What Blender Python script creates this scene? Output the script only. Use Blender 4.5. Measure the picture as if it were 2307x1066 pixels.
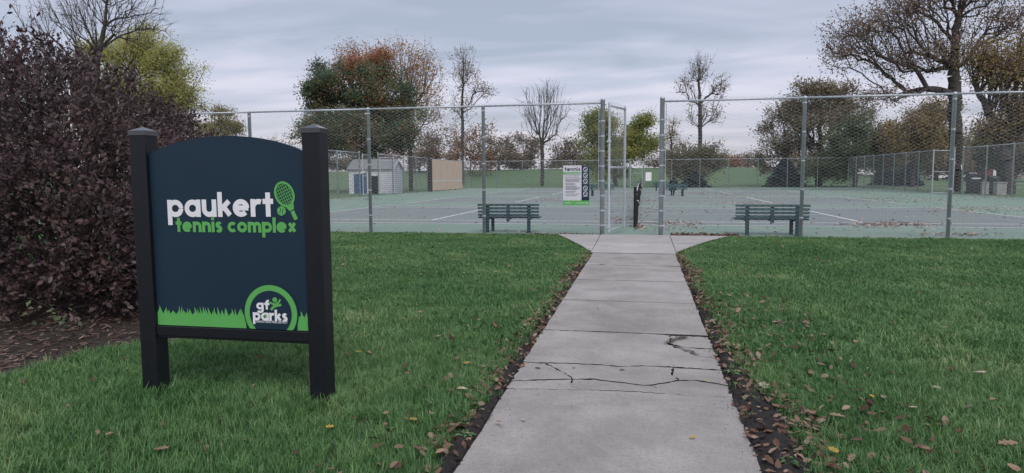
import bpy, math, random
import numpy as np
from mathutils import Vector, Matrix, noise as mnoise

for _o in list(bpy.data.objects): bpy.data.objects.remove(_o, do_unlink=True)
scene = bpy.context.scene
col = scene.collection
random.seed(7); rng = np.random.default_rng(7)
R = math.radians

# ------------------------------------------------------------------ camera
F, PIT, YAW, ROL, CAMH = 1512.96, 0.0902376, 0.1929285, -0.00584709, 1.40118
_c, _s = math.cos(YAW), math.sin(YAW)
FW = np.array([-_s*math.cos(PIT), _c*math.cos(PIT), -math.sin(PIT)])
RT = np.array([_c, _s, 0.0]); UP = np.cross(RT, FW)
R2 = RT*math.cos(ROL)+UP*math.sin(ROL); U2 = -RT*math.sin(ROL)+UP*math.cos(ROL)
CAM = np.array([0, 0, CAMH])
def ray(x, y): return FW + R2*(x-1153.5)/F + U2*(533-y)/F
def gp(x, y, z=0.0):
    d = ray(x, y); return CAM + d*((z-CAMH)/d[2])
def at(x, y, Y):
    d = ray(x, y); return CAM + d*(Y/d[1])
def atX(x, y, X):
    d = ray(x, y); return CAM + d*(X/d[0])
def mpp(x, y, Y): return float(np.linalg.norm(at(x+1, y, Y)-at(x, y, Y)))

cam_d = bpy.data.cameras.new('camera'); cam = bpy.data.objects.new('camera', cam_d); col.objects.link(cam)
cam_d.sensor_width = 36.0; cam_d.lens = 36.0*F/2307.0; cam_d.clip_start = 0.05; cam_d.clip_end = 3000
M4 = Matrix.Identity(4)
for i in range(3):
    M4[i][0], M4[i][1], M4[i][2], M4[i][3] = R2[i], U2[i], -FW[i], CAM[i]
cam.matrix_world = M4
scene.camera = cam

# ------------------------------------------------------------------ sky, sun, exposure
SUN_EL, SUN_AZ = R(48), R(155)          # azimuth from +Y towards +X
world = bpy.data.worlds.new('World'); scene.world = world; world.use_nodes = True
wt = world.node_tree; wt.nodes.clear(); wl = wt.links
def wn(t, **k):
    n = wt.nodes.new(t)
    for a, b in k.items(): setattr(n, a, b)
    return n
w_out = wn('ShaderNodeOutputWorld'); w_bg = wn('ShaderNodeBackground'); wl.new(w_bg.outputs[0], w_out.inputs[0])
w_sky = wn('ShaderNodeTexSky', sky_type='NISHITA', sun_disc=False, sun_elevation=SUN_EL, sun_rotation=SUN_AZ)
w_bg.inputs['Strength'].default_value = 0.1
w_tc = wn('ShaderNodeTexCoord'); w_sep = wn('ShaderNodeSeparateXYZ'); wl.new(w_tc.outputs['Generated'], w_sep.inputs[0])
def wmath(op, a, b=None):
    n = wn('ShaderNodeMath', operation=op)
    for i, v in enumerate((a, b)):
        if v is None: continue
        if isinstance(v, (int, float)): n.inputs[i].default_value = v
        else: wl.new(v, n.inputs[i])
    return n.outputs[0]
zz = wmath('ADD', wmath('MAXIMUM', w_sep.outputs[2], 0.0), 0.10)
cx_ = wmath('DIVIDE', w_sep.outputs[0], zz); cy_ = wmath('DIVIDE', w_sep.outputs[1], zz)
w_cmb = wn('ShaderNodeCombineXYZ'); wl.new(wmath('MULTIPLY', cx_, 0.5), w_cmb.inputs[0]); wl.new(wmath('MULTIPLY', cy_, 1.0), w_cmb.inputs[1])
def wnoise(scale, det, rough, off, dist=0.0):
    mp = wn('ShaderNodeMapping'); mp.inputs['Location'].default_value = off; wl.new(w_cmb.outputs[0], mp.inputs[0])
    n = wn('ShaderNodeTexNoise'); n.inputs['Scale'].default_value = scale; n.inputs['Detail'].default_value = det
    n.inputs['Roughness'].default_value = rough; n.inputs['Distortion'].default_value = dist
    wl.new(mp.outputs[0], n.inputs['Vector']); return n.outputs['Fac']
n1 = wnoise(0.8, 4, 0.45, (1.2, 8.4, 0.4), 0.6); n2 = wnoise(2.0, 4, 0.5, (9.2, 4.1, 2.0), 0.5)
nf = wmath('ADD', wmath('MULTIPLY', n1, 0.62), wmath('MULTIPLY', n2, 0.38))
w_rmp = wn('ShaderNodeValToRGB'); wl.new(nf, w_rmp.inputs[0])
el = w_rmp.color_ramp.elements
el[0].position = 0.40; el[0].color = (2.75, 3.05, 3.75, 1)
el[1].position = 0.64; el[1].color = (5.1, 4.95, 5.7, 1)
e = el.new(0.50); e.color = (3.7, 3.85, 4.7, 1)
e = el.new(0.56); e.color = (4.5, 4.45, 5.25, 1)
# warm band low over the horizon
w_hz = wn('ShaderNodeMapRange'); wl.new(w_sep.outputs[2], w_hz.inputs[0])
w_hz.inputs[1].default_value = 0.0; w_hz.inputs[2].default_value = 0.13; w_hz.inputs[3].default_value = 0.6; w_hz.inputs[4].default_value = 0.0
w_mx = wn('ShaderNodeMix', data_type='RGBA'); wl.new(w_hz.outputs[0], w_mx.inputs[0]); wl.new(w_rmp.outputs[0], w_mx.inputs[6])
w_mx.inputs[7].default_value = (4.8, 4.35, 4.85, 1)
w_m2 = wn('ShaderNodeMix', data_type='RGBA'); w_m2.inputs[0].default_value = 0.88
wl.new(w_sky.outputs[0], w_m2.inputs[6]); wl.new(w_mx.outputs[2], w_m2.inputs[7])
wl.new(w_m2.outputs[2], w_bg.inputs[0])

sun_d = bpy.data.lights.new('sun', 'SUN'); sun = bpy.data.objects.new('sun', sun_d); col.objects.link(sun)
sun_d.energy = 1.5; sun_d.angle = R(30); sun_d.color = (1.0, 0.95, 0.9)
sd = Vector((math.sin(SUN_AZ)*math.cos(SUN_EL), math.cos(SUN_AZ)*math.cos(SUN_EL), math.sin(SUN_EL)))
sun.rotation_euler = sd.to_track_quat('Z', 'Y').to_euler()
scene.view_settings.view_transform = 'Standard'; scene.view_settings.look = 'None'
scene.view_settings.exposure = 0.62; scene.view_settings.gamma = 1.0
scene.render.engine = 'CYCLES'
scene.cycles.max_bounces = 6; scene.cycles.transparent_max_bounces = 8

# ------------------------------------------------------------------ helpers
class MB:
    def __init__(self): self.v = []; self.f = []
    def add(self, verts, faces):
        b = len(self.v); self.v.extend([tuple(map(float, p)) for p in verts]); self.f.extend([tuple(b+i for i in f) for f in faces])
    def box(self, c, s, rot=None, ch=0.0):
        hx, hy, hz = s[0]/2, s[1]/2, s[2]/2
        P = [Vector((x*hx, y*hy, z*hz)) for z in (-1, 1) for y in (-1, 1) for x in (-1, 1)]
        if rot is not None: P = [rot @ p for p in P]
        self.add([p+Vector(c) for p in P], [(0,2,3,1),(4,5,7,6),(0,1,5,4),(2,6,7,3),(0,4,6,2),(1,3,7,5)])
    def tube(self, pts, r, n=8, cap=True):
        pts = [Vector(p) for p in pts]
        if not hasattr(r, '__len__'): r = [r]*len(pts)
        rings = []
        for i, p in enumerate(pts):
            d = (pts[min(i+1, len(pts)-1)]-pts[max(i-1, 0)])
            d = d.normalized() if d.length > 1e-9 else Vector((0, 0, 1))
            a = d.orthogonal().normalized() if abs(d.z) < .99 else Vector((1, 0, 0))
            if abs(d.z) < .99: a = d.cross(Vector((0, 0, 1))).normalized()
            b = d.cross(a).normalized()
            rings.append([p + (a*math.cos(2*math.pi*k/n)+b*math.sin(2*math.pi*k/n))*r[i] for k in range(n)])
        fs = [(i*n+k, i*n+(k+1) % n, (i+1)*n+(k+1) % n, (i+1)*n+k) for i in range(len(pts)-1) for k in range(n)]
        if cap: fs += [tuple(reversed(range(n))), tuple((len(pts)-1)*n+k for k in range(n))]
        self.add([v for rg in rings for v in rg], fs)
    def prism(self, poly, z0, z1, tf=None):
        n = len(poly)
        V = [Vector((p[0], p[1], z0)) for p in poly]+[Vector((p[0], p[1], z1)) for p in poly]
        if tf: V = [tf(v) for v in V]
        self.add(V, [tuple(reversed(range(n))), tuple(range(n, 2*n))]+[(i, (i+1) % n, n+(i+1) % n, n+i) for i in range(n)])
    def lathe(self, prof, c=(0, 0, 0), n=16):
        V = [(c[0]+r*math.cos(2*math.pi*k/n), c[1]+r*math.sin(2*math.pi*k/n), c[2]+z) for r, z in prof for k in range(n)]
        m = len(prof)
        fs = [(i*n+k, i*n+(k+1) % n, (i+1)*n+(k+1) % n, (i+1)*n+k) for i in range(m-1) for k in range(n)]
        fs += [tuple(reversed(range(n))), tuple((m-1)*n+k for k in range(n))]
        self.add(V, fs)
    def build(self, name, mat, parent=None, smooth=False, bevel=0.0):
        me = bpy.data.meshes.new(name); me.from_pydata(self.v, [], self.f); me.update()
        return mesh_obj(name, me, mat, parent, smooth, bevel)
def mesh_obj(name, me, mat, parent=None, smooth=False, bevel=0.0):
    o = bpy.data.objects.new(name, me); col.objects.link(o)
    if mat is not None and not me.materials: me.materials.append(mat)
    if smooth: me.polygons.foreach_set('use_smooth', [True]*len(me.polygons))
    if parent is not None: o.parent = parent
    if bevel:
        m = o.modifiers.new('bevel', 'BEVEL'); m.width = bevel; m.segments = 2; m.limit_method = 'ANGLE'; m.material = -1
    return o
def arr_obj(name, V, Q, mat, parent=None, smooth=False):
    """mesh from numpy arrays; Q is (n,k) with one polygon size"""
    V = np.asarray(V, np.float32); Q = np.asarray(Q, np.int32); n, k = Q.shape
    me = bpy.data.meshes.new(name)
    me.vertices.add(len(V)); me.vertices.foreach_set('co', V.ravel())
    me.loops.add(n*k); me.loops.foreach_set('vertex_index', Q.ravel())
    me.polygons.add(n); me.polygons.foreach_set('loop_start', np.arange(0, n*k, k, dtype=np.int32))
    me.update(calc_edges=True)
    return mesh_obj(name, me, mat, parent, smooth)
def empty(name, loc=(0, 0, 0), rz=0.0):
    o = bpy.data.objects.new(name, None); col.objects.link(o); o.location = loc; o.rotation_euler = (0, 0, rz); o.empty_display_size = .2
    return o
def tag(o, label=None, cat=None, group=None, kind=None):
    if label: o['label'] = label
    if cat: o['category'] = cat
    if group: o['group'] = group
    if kind: o['kind'] = kind
    return o
def copy_tree(o, parent=None):
    c = o.copy(); col.objects.link(c)
    if parent is not None: c.parent = parent
    for ch in list(o.children): copy_tree(ch, c)
    return c

# ------------------------------------------------------------------ materials
def new_mat(name):
    m = bpy.data.materials.new(name); m.use_nodes = True; nt = m.node_tree; nt.nodes.clear(); return m, nt
def nd(nt, t, ins=None, **k):
    n = nt.nodes.new(t)
    for a, b in k.items(): setattr(n, a, b)
    for a, b in (ins or {}).items():
        if hasattr(b, 'node'): nt.links.new(b, n.inputs[a])
        else: n.inputs[a].default_value = b
    return n
def c4(c): return (c[0], c[1], c[2], 1.0)
def ramp(nt, fac, stops):
    r = nt.nodes.new('ShaderNodeValToRGB'); nt.links.new(fac, r.inputs[0]); e = r.color_ramp.elements
    e[0].position, e[0].color = stops[0][0], c4(stops[0][1]); e[1].position, e[1].color = stops[-1][0], c4(stops[-1][1])
    for p, cc in stops[1:-1]: x = e.new(p); x.color = c4(cc)
    return r.outputs[0]
def noise_tex(nt, vec, scale, det=4, rough=.55, dist=0.0):
    return nd(nt, 'ShaderNodeTexNoise', {'Vector': vec, 'Scale': scale, 'Detail': det, 'Roughness': rough, 'Distortion': dist}).outputs['Fac']
def mat_var(name, c1, c2, scale=8, rough=.6, metal=0.0, bump=0.0, bscale=None, c3=None, s3=1.0, det=5, spec=.5, coat=0.0):
    """colour moved between c1 and c2 by noise, optional third tone at a second scale, optional bump"""
    m, nt = new_mat(name)
    pos = nd(nt, 'ShaderNodeNewGeometry').outputs['Position']
    f = noise_tex(nt, pos, scale, det)
    cl = ramp(nt, f, [(.32, c1), (.68, c2)])
    if c3:
        f3 = ramp(nt, noise_tex(nt, pos, s3, 3), [(.45, (0, 0, 0)), (.68, (1, 1, 1))])
        mx = nd(nt, 'ShaderNodeMix', data_type='RGBA'); nt.links.new(f3, mx.inputs[0]); nt.links.new(cl, mx.inputs[6]); mx.inputs[7].default_value = c4(c3); cl = mx.outputs[2]
    b = nd(nt, 'ShaderNodeBsdfPrincipled', {'Base Color': cl, 'Roughness': rough, 'Metallic': metal, 'Specular IOR Level': spec})
    if bump:
        bn = noise_tex(nt, pos, bscale or scale*4, 6, .65)
        bp = nd(nt, 'ShaderNodeBump', {'Height': bn, 'Strength': bump, 'Distance': .02}); nt.links.new(bp.outputs[0], b.inputs['Normal'])
    o = nd(nt, 'ShaderNodeOutputMaterial'); nt.links.new(b.outputs[0], o.inputs[0])
    return m
def mat_leaf(name, cols, pscale=.35, trans=.3, rnd=.55, rough=.6, w_noise=1.0, spec=.25, gain=1.0):
    """leaf colour: per-leaf random + patches through the crown"""
    m, nt = new_mat(name)
    g = nd(nt, 'ShaderNodeNewGeometry'); pos = g.outputs['Position']
    f = noise_tex(nt, pos, pscale, 3, .5)
    f = nd(nt, 'ShaderNodeMapRange', {0: f, 1: .3, 2: .7, 3: 0.0, 4: 1.0}).outputs[0]
    a = nd(nt, 'ShaderNodeMath', {0: g.outputs['Random Per Island'], 1: rnd}, operation='MULTIPLY').outputs[0]
    b_ = nd(nt, 'ShaderNodeMath', {0: f, 1: 1-rnd}, operation='MULTIPLY').outputs[0]
    s_ = nd(nt, 'ShaderNodeMath', {0: a, 1: b_}, operation='ADD').outputs[0]
    cols = [tuple(min(.6, x*gain) for x in c_) for c_ in cols]; n = len(cols); cl = ramp(nt, s_, [(.08+.84*i/(n-1), cc) for i, cc in enumerate(cols)])
    b = nd(nt, 'ShaderNodeBsdfPrincipled', {'Base Color': cl, 'Roughness': rough, 'Specular IOR Level': spec})
    t = nd(nt, 'ShaderNodeBsdfTranslucent', {'Color': cl})
    mx = nd(nt, 'ShaderNodeMixShader', {0: trans}); nt.links.new(b.outputs[0], mx.inputs[1]); nt.links.new(t.outputs[0], mx.inputs[2])
    o = nd(nt, 'ShaderNodeOutputMaterial'); nt.links.new(mx.outputs[0], o.inputs[0])
    return m

MT = {}
MT['lawn'] = mat_var('lawn_soil', (.018, .036, .014), (.036, .07, .026), 9, .9, bump=.5, bscale=60, c3=(.05, .085, .03), s3=.5)
MT['field'] = mat_var('field_grass', (.060, .118, .052), (.085, .155, .068), 1.2, .9, bump=.6, bscale=14, c3=(.095, .145, .068), s3=.06)
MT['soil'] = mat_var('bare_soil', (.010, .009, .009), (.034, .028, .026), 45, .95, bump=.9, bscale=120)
MT['concrete'] = mat_var('path_concrete', (.33, .32, .32), (.43, .42, .415), 2.6, .85, bump=.25, bscale=170, c3=(.24, .235, .235), s3=1.3, det=9)
MT['concrete_new'] = mat_var('apron_concrete', (.40, .39, .385), (.48, .47, .465), 2.2, .85, bump=.2, bscale=170, det=8)
MT['court_green'] = mat_var('court_green', (.17, .255, .205), (.215, .305, .25), .8, .8, bump=.15, bscale=90, c3=(.20, .265, .23), s3=.25)
MT['court_blue'] = mat_var('court_blue', (.165, .20, .20), (.20, .235, .232), .9, .8, bump=.15, bscale=90, c3=(.195, .232, .215), s3=.3)
MT['line'] = mat_var('court_line_paint', (.66, .67, .68), (.80, .81, .82), 6, .7)
MT['galv'] = mat_var('galvanised_steel', (.42, .46, .50), (.54, .58, .62), 18, .45, metal=.25)
MT['wire'] = mat_var('galvanised_wire', (.42, .45, .48), (.54, .57, .60), 10, .5, metal=.2)
MT['bench'] = mat_var('dark_green_paint', (.010, .034, .045), (.016, .048, .060), 12, .42, bump=.05)
MT['bench_slat'] = mat_var('bench_slat_plastic', (.016, .055, .066), (.026, .078, .088), 9, .42, c3=(.04, .095, .10), s3=5)
MT['post_black'] = mat_var('black_vinyl', (.006, .007, .011), (.010, .011, .016), 30, .42, bump=.03, bscale=60, spec=.35)
MT['navy'] = mat_var('navy_panel', (.007, .022, .042), (.009, .026, .048), 3, .5, spec=.35)
MT['white_vinyl'] = mat_var('white_vinyl', (.70, .70, .74), (.75, .75, .79), 10, .5)
MT['green_vinyl'] = mat_var('green_vinyl', (.095, .36, .085), (.105, .385, .095), 6, .5)
MT['cap'] = mat_var('post_cap', (.014, .016, .022), (.02, .022, .028), 20, .16, spec=1.0)
MT['panel_white'] = mat_var('rules_white', (.55, .55, .60), (.60, .60, .64), 8, .5)
MT['ink'] = mat_var('ink_navy', (.03, .04, .07), (.04, .05, .08), 8, .5)
MT['grey_ink'] = mat_var('ink_grey', (.16, .17, .22), (.2, .21, .26), 20, .5)
MT['netblack'] = mat_var('net_black', (.006, .006, .008), (.012, .012, .014), 30, .8)
MT['beige'] = mat_var('practice_wall_paint', (.56, .43, .34), (.62, .48, .38), .9, .8, c3=(.52, .40, .32), s3=.35)
MT['dark_wood'] = mat_var('weathered_dark_wood', (.03, .03, .035), (.055, .052, .055), 6, .85)
MT['roof'] = mat_var('grey_shingle', (.15, .16, .17), (.24, .25, .26), 9, .9, bump=.3)
MT['blue_door'] = mat_var('blue_door_paint', (.022, .06, .13), (.03, .075, .15), 5, .5)
MT['bin_dark'] = mat_var('bin_plastic', (.016, .02, .026), (.026, .03, .036), 6, .5)
MT['bin_green'] = mat_var('bin_green_plastic', (.006, .024, .02), (.01, .034, .028), 6, .5)
MT['conc_block'] = mat_var('block_concrete', (.22, .22, .21), (.34, .33, .32), 4, .9, bump=.4)
MT['road'] = mat_var('asphalt_pale', (.20, .20, .20), (.27, .265, .26), 3, .9)
MT['bark'] = mat_var('bark_brown', (.035, .030, .029), (.080, .070, .064), 7, .95, bump=.9, bscale=22)
MT['bark_grey'] = mat_var('bark_grey', (.045, .042, .042), (.095, .088, .085), 7, .95, bump=.8, bscale=22)
MT['brick_red'] = mat_var('far_red_brick', (.10, .035, .03), (.15, .055, .045), 4, .9)
MT['brick_brown'] = mat_var('far_brown_brick', (.10, .07, .055), (.15, .105, .085), 4, .9)
MT['white_paint'] = mat_var('white_paint', (.62, .63, .65), (.72, .73, .74), 3, .6)
MT['glass'] = mat_var('dark_glass', (.02, .025, .03), (.03, .035, .04), 2, .12)
MT['tyre'] = mat_var('tyre_rubber', (.012, .012, .012), (.02, .02, .02), 9, .85)
MT['jacket'] = mat_var('dark_jacket', (.012, .011, .020), (.024, .021, .034), 14, .85, bump=.3)
MT['hair'] = mat_var('dark_hair', (.010, .007, .006), (.018, .012, .010), 30, .6)
MT['skin'] = mat_var('skin', (.30, .17, .12), (.36, .21, .15), 10, .55)
MT['paper'] = mat_var('paper', (.6, .6, .6), (.68, .68, .68), 10, .7)
MT['mulch'] = mat_var('mulch_bed', (.018, .012, .010), (.055, .038, .030), 30, .95, bump=.9, bscale=90)

def brick_mat(name, c1, c2, mortar, scale):
    m, nt = new_mat(name)
    tc = nd(nt, 'ShaderNodeTexCoord').outputs['Object']
    sp = nd(nt, 'ShaderNodeSeparateXYZ', {0: tc})
    ad = nd(nt, 'ShaderNodeMath', {0: sp.outputs[0], 1: sp.outputs[1]}, operation='ADD').outputs[0]
    cb = nd(nt, 'ShaderNodeCombineXYZ', {0: ad, 1: sp.outputs[2]}).outputs[0]
    b = nd(nt, 'ShaderNodeTexBrick', {'Vector': cb, 'Color1': c4(c1), 'Color2': c4(c2), 'Mortar': c4(mortar), 'Scale': scale, 'Mortar Size': .03, 'Brick Width': .55, 'Row Height': .26})
    p = nd(nt, 'ShaderNodeBsdfPrincipled', {'Base Color': b.outputs[0], 'Roughness': .8})
    bp = nd(nt, 'ShaderNodeBump', {'Height': b.outputs['Fac'], 'Strength': .6, 'Distance': .02}); bp.invert = True; nt.links.new(bp.outputs[0], p.inputs['Normal'])
    nt.links.new(p.outputs[0], nd(nt, 'ShaderNodeOutputMaterial').inputs[0]); return m
MT['white_brick'] = brick_mat('white_painted_brick', (.55, .57, .62), (.66, .67, .71), (.25, .27, .30), 1.6)

def concrete_mat(name, c1, c2, dark):
    m, nt = new_mat(name); pos = nd(nt, 'ShaderNodeNewGeometry').outputs['Position']; oi = nd(nt, 'ShaderNodeObjectInfo').outputs['Random']
    cl = ramp(nt, noise_tex(nt, pos, 2.4, 9, .62), [(.3, c1), (.7, c2)])
    def mul(cl, fac_tex, stops):
        mx = nd(nt, 'ShaderNodeMix', data_type='RGBA', blend_type='MULTIPLY'); mx.inputs[0].default_value = 1.0
        nt.links.new(cl, mx.inputs[6]); nt.links.new(ramp(nt, fac_tex, stops), mx.inputs[7]); return mx.outputs[2]
    g_ = lambda v: (v, v, v)
    cl = mul(cl, noise_tex(nt, pos, 210, 3, .7), [(.36, g_(.72)), (.5, g_(1.0)), (.68, g_(1.16))])
    cl = mul(cl, noise_tex(nt, pos, 38, 5, .7), [(.30, g_(.80)), (.5, g_(1.0))])
    cl = mul(cl, noise_tex(nt, pos, .9, 5, .7, .6), [(.36, dark), (.56, g_(1.0))])
    cl = mul(cl, oi, [(0, g_(.92)), (1, g_(1.05))])
    b = nd(nt, 'ShaderNodeBsdfPrincipled', {'Base Color': cl, 'Roughness': .88, 'Specular IOR Level': .35})
    bp = nd(nt, 'ShaderNodeBump', {'Height': noise_tex(nt, pos, 190, 6, .75), 'Strength': .45, 'Distance': .01}); nt.links.new(bp.outputs[0], b.inputs['Normal'])
    nt.links.new(b.outputs[0], nd(nt, 'ShaderNodeOutputMaterial').inputs[0]); return m
MT['concrete'] = concrete_mat('path_concrete_worn', (.29, .28, .268), (.405, .39, .375), (.80, .79, .78))
MT['concrete_new'] = concrete_mat('apron_concrete_pale', (.36, .35, .34), (.45, .435, .42), (.90, .90, .89))
LM = {}
LM['burgundy'] = mat_leaf('leaf_burgundy', [(.048, .032, .038), (.082, .050, .056), (.118, .072, .070), (.132, .090, .070)], 1.6, .25, .5, .5, spec=.5)
LM['yellowgreen'] = mat_leaf('leaf_yellow_green', [(.17, .18, .085), (.30, .29, .12), (.42, .37, .15), (.44, .34, .15)], .3, .5, .45, gain=1.6)
LM['maple'] = mat_leaf('leaf_maple', [(.050, .090, .062), (.062, .105, .066), (.085, .118, .07), (.14, .135, .078), (.27, .15, .09)], .34, .45, .3, gain=1.6)
LM['maple_red'] = mat_leaf('leaf_maple_red', [(.26, .11, .085), (.34, .13, .09), (.36, .19, .10), (.16, .14, .075)], .5, .45, .5, gain=1.25)
LM['orange'] = mat_leaf('leaf_orange', [(.28, .16, .075), (.38, .22, .10), (.44, .28, .13)], .4, .5, .6, gain=1.15)
LM['brown'] = mat_leaf('leaf_brown', [(.12, .095, .08), (.18, .14, .105), (.23, .175, .12), (.20, .19, .11)], .3, .45, .55, gain=1.45)
LM['greenyellow'] = mat_leaf('leaf_green_yellow', [(.11, .16, .07), (.19, .235, .09), (.28, .29, .10), (.36, .31, .12)], .35, .5, .45, gain=1.2)
LM['olive'] = mat_leaf('leaf_olive', [(.075, .10, .06), (.105, .135, .075), (.145, .16, .085)], .4, .45, .5, gain=1.4)
LM['oak'] = mat_leaf('leaf_oak', [(.13, .10, .09), (.19, .14, .12), (.25, .18, .145), (.26, .21, .13)], .25, .45, .6, gain=1.25)
LM['oakyellow'] = mat_leaf('leaf_oak_yellow', [(.16, .135, .07), (.25, .20, .085), (.34, .25, .09)], .3, .5, .5, gain=1.35)
LM['spruce'] = mat_leaf('leaf_spruce', [(.022, .036, .042), (.036, .058, .064), (.05, .075, .08)], .6, .1, .6)
LM['thicket'] = mat_leaf('leaf_thicket', [(.13, .10, .09), (.19, .14, .11), (.22, .18, .11), (.17, .13, .13)], .12, .45, .5, gain=1.2)
LM['rust'] = mat_leaf('leaf_rust', [(.19, .11, .065), (.28, .15, .08), (.32, .19, .10)], .2, .45, .5, gain=1.2)
LM['litter'] = mat_leaf('leaf_litter', [(.06, .032, .024), (.115, .062, .042), (.18, .11, .078), (.25, .17, .13), (.30, .225, .17)], 3.0, .1, .92)
LM['litter_far'] = mat_leaf('leaf_litter_court', [(.15, .085, .06), (.27, .18, .14), (.40, .31, .25), (.52, .45, .38)], 1.2, .1, .9)
for nm, cc in (('tan', (.34, .22, .155)), ('yellow', (.48, .33, .08)), ('brown', (.14, .07, .05)), ('orange', (.34, .16, .065)), ('pale', (.48, .40, .31))):
    LM['single_'+nm] = mat_leaf('fallen_leaf_'+nm, [tuple(x*.75 for x in cc), cc, tuple(min(1, x*1.15) for x in cc)], 40, .12, .3)
# grass blades: random per tuft and blade, patches over the lawn
def grass_mat():
    m, nt = new_mat('grass_blade')
    g = nd(nt, 'ShaderNodeNewGeometry'); oi = nd(nt, 'ShaderNodeObjectInfo')
    f = noise_tex(nt, g.outputs['Position'], .6, 7, .72)
    f = nd(nt, 'ShaderNodeMapRange', {0: f, 1: .34, 2: .66, 3: 0.0, 4: .50}).outputs[0]
    a = nd(nt, 'ShaderNodeMath', {0: g.outputs['Random Per Island'], 1: .42}, operation='MULTIPLY').outputs[0]
    b_ = nd(nt, 'ShaderNodeMath', {0: oi.outputs['Random'], 1: .2}, operation='MULTIPLY').outputs[0]
    s_ = nd(nt, 'ShaderNodeMath', {0: a, 1: b_}, operation='ADD').outputs[0]
    s_ = nd(nt, 'ShaderNodeMath', {0: s_, 1: f}, operation='ADD').outputs[0]
    cl = ramp(nt, s_, [(.04, (.020, .072, .020)), (.35, (.056, .150, .046)), (.62, (.100, .222, .072)), (.84, (.175, .295, .11)), (.98, (.31, .38, .18))])
    b = nd(nt, 'ShaderNodeBsdfPrincipled', {'Base Color': cl, 'Roughness': .42, 'Specular IOR Level': .42})
    t = nd(nt, 'ShaderNodeBsdfTranslucent', {'Color': cl})
    mx = nd(nt, 'ShaderNodeMixShader', {0: .25}); nt.links.new(b.outputs[0], mx.inputs[1]); nt.links.new(t.outputs[0], mx.inputs[2])
    nt.links.new(mx.outputs[0], nd(nt, 'ShaderNodeOutputMaterial').inputs[0]); return m
MT['grass'] = grass_mat()

# ================================================================== SETTING
def sstep(x): x = np.clip(x, 0, 1); return x*x*(3-2*x)
def ground_h(x, y):
    x = np.asarray(x, float); y = np.asarray(y, float)
    h = 2.62*sstep((y-90)/40.0)*(1-sstep((x-24)/26.0))
    return h + .12*np.sin(x*.05+1.3)*sstep((y-95)/40)*(1-sstep((x-24)/26.0))
xs = np.concatenate([np.linspace(-900, -160, 12), np.linspace(-150, 150, 61), np.linspace(160, 900, 12)])
ys = np.concatenate([np.linspace(-40, 80, 13), np.linspace(84, 150, 34), np.linspace(160, 1500, 20)])
GX, GY = np.meshgrid(xs, ys); GZ = ground_h(GX, GY)
nx, ny = len(xs), len(ys)
idx = (np.arange(ny-1)[:, None]*nx+np.arange(nx-1)[None, :]).ravel()
g = arr_obj('ground', np.stack([GX.ravel(), GY.ravel(), GZ.ravel()], 1), np.stack([idx, idx+1, idx+1+nx, idx+nx], 1), MT['field'], smooth=True)
tag(g, 'green park grass running back to the low levee', 'ground', kind='structure')

FENCE_Y, SIDE_L, SIDE_R, FAR_Y = 15.6, -19.2, 20.5, 74.3
def sheet(name, x0, x1, y0, y1, z, mat, parent=None):
    m = MB(); m.add([(x0, y0, z), (x1, y0, z), (x1, y1, z), (x0, y1, z)], [(0, 1, 2, 3)]); return m.build(name, mat, parent)
lawn = sheet('lawn', -17, 17, -3, FENCE_Y-.12, .004, MT['lawn']); tag(lawn, 'mown green lawn on both sides of the path', 'lawn', kind='structure')

# tennis courts: green surround, four blue-grey courts with their lines
court = sheet('tennis_court', SIDE_L-.4, SIDE_R+.4, FENCE_Y-.13, FAR_Y+.3, .008, MT['court_green'])
tag(court, 'weathered green hard surface round the four tennis courts', 'court', kind='structure')
NETX, Y0, PITCH = -0.206, 18.99, 14.2
for k in range(4):
    a = Y0+PITCH*k
    pc = sheet('playing_area', NETX-11.885, NETX+11.885, a, min(a+10.97, FAR_Y-.2), .012, MT['court_blue'], court)
    def ln(x0, x1, y0, y1): sheet('line', x0, x1, y0, min(y1, FAR_Y-.15), .016, MT['line'], court)
    w = .07
    for yy in (a, a+1.37, a+9.6, a+10.97-w): ln(NETX-11.885, NETX+11.885, yy, yy+.105) if yy < FAR_Y-.3 else None
    for xx in (-11.885, 11.885-w): sheet('line', NETX+xx, NETX+xx+w, a+w, min(a+10.97-w, FAR_Y-.2), .0165, MT['line'], court)
    for xx in (-6.4, 6.4-w): sheet('line', NETX+xx, NETX+xx+w*1.25, a+1.37+w, min(a+9.6, FAR_Y-.2), .0165, MT['line'], court)
    sheet('line', NETX-6.4+w*1.3, NETX+6.4-w, a+5.485, a+5.485+w, .016, MT['line'], court)

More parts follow.
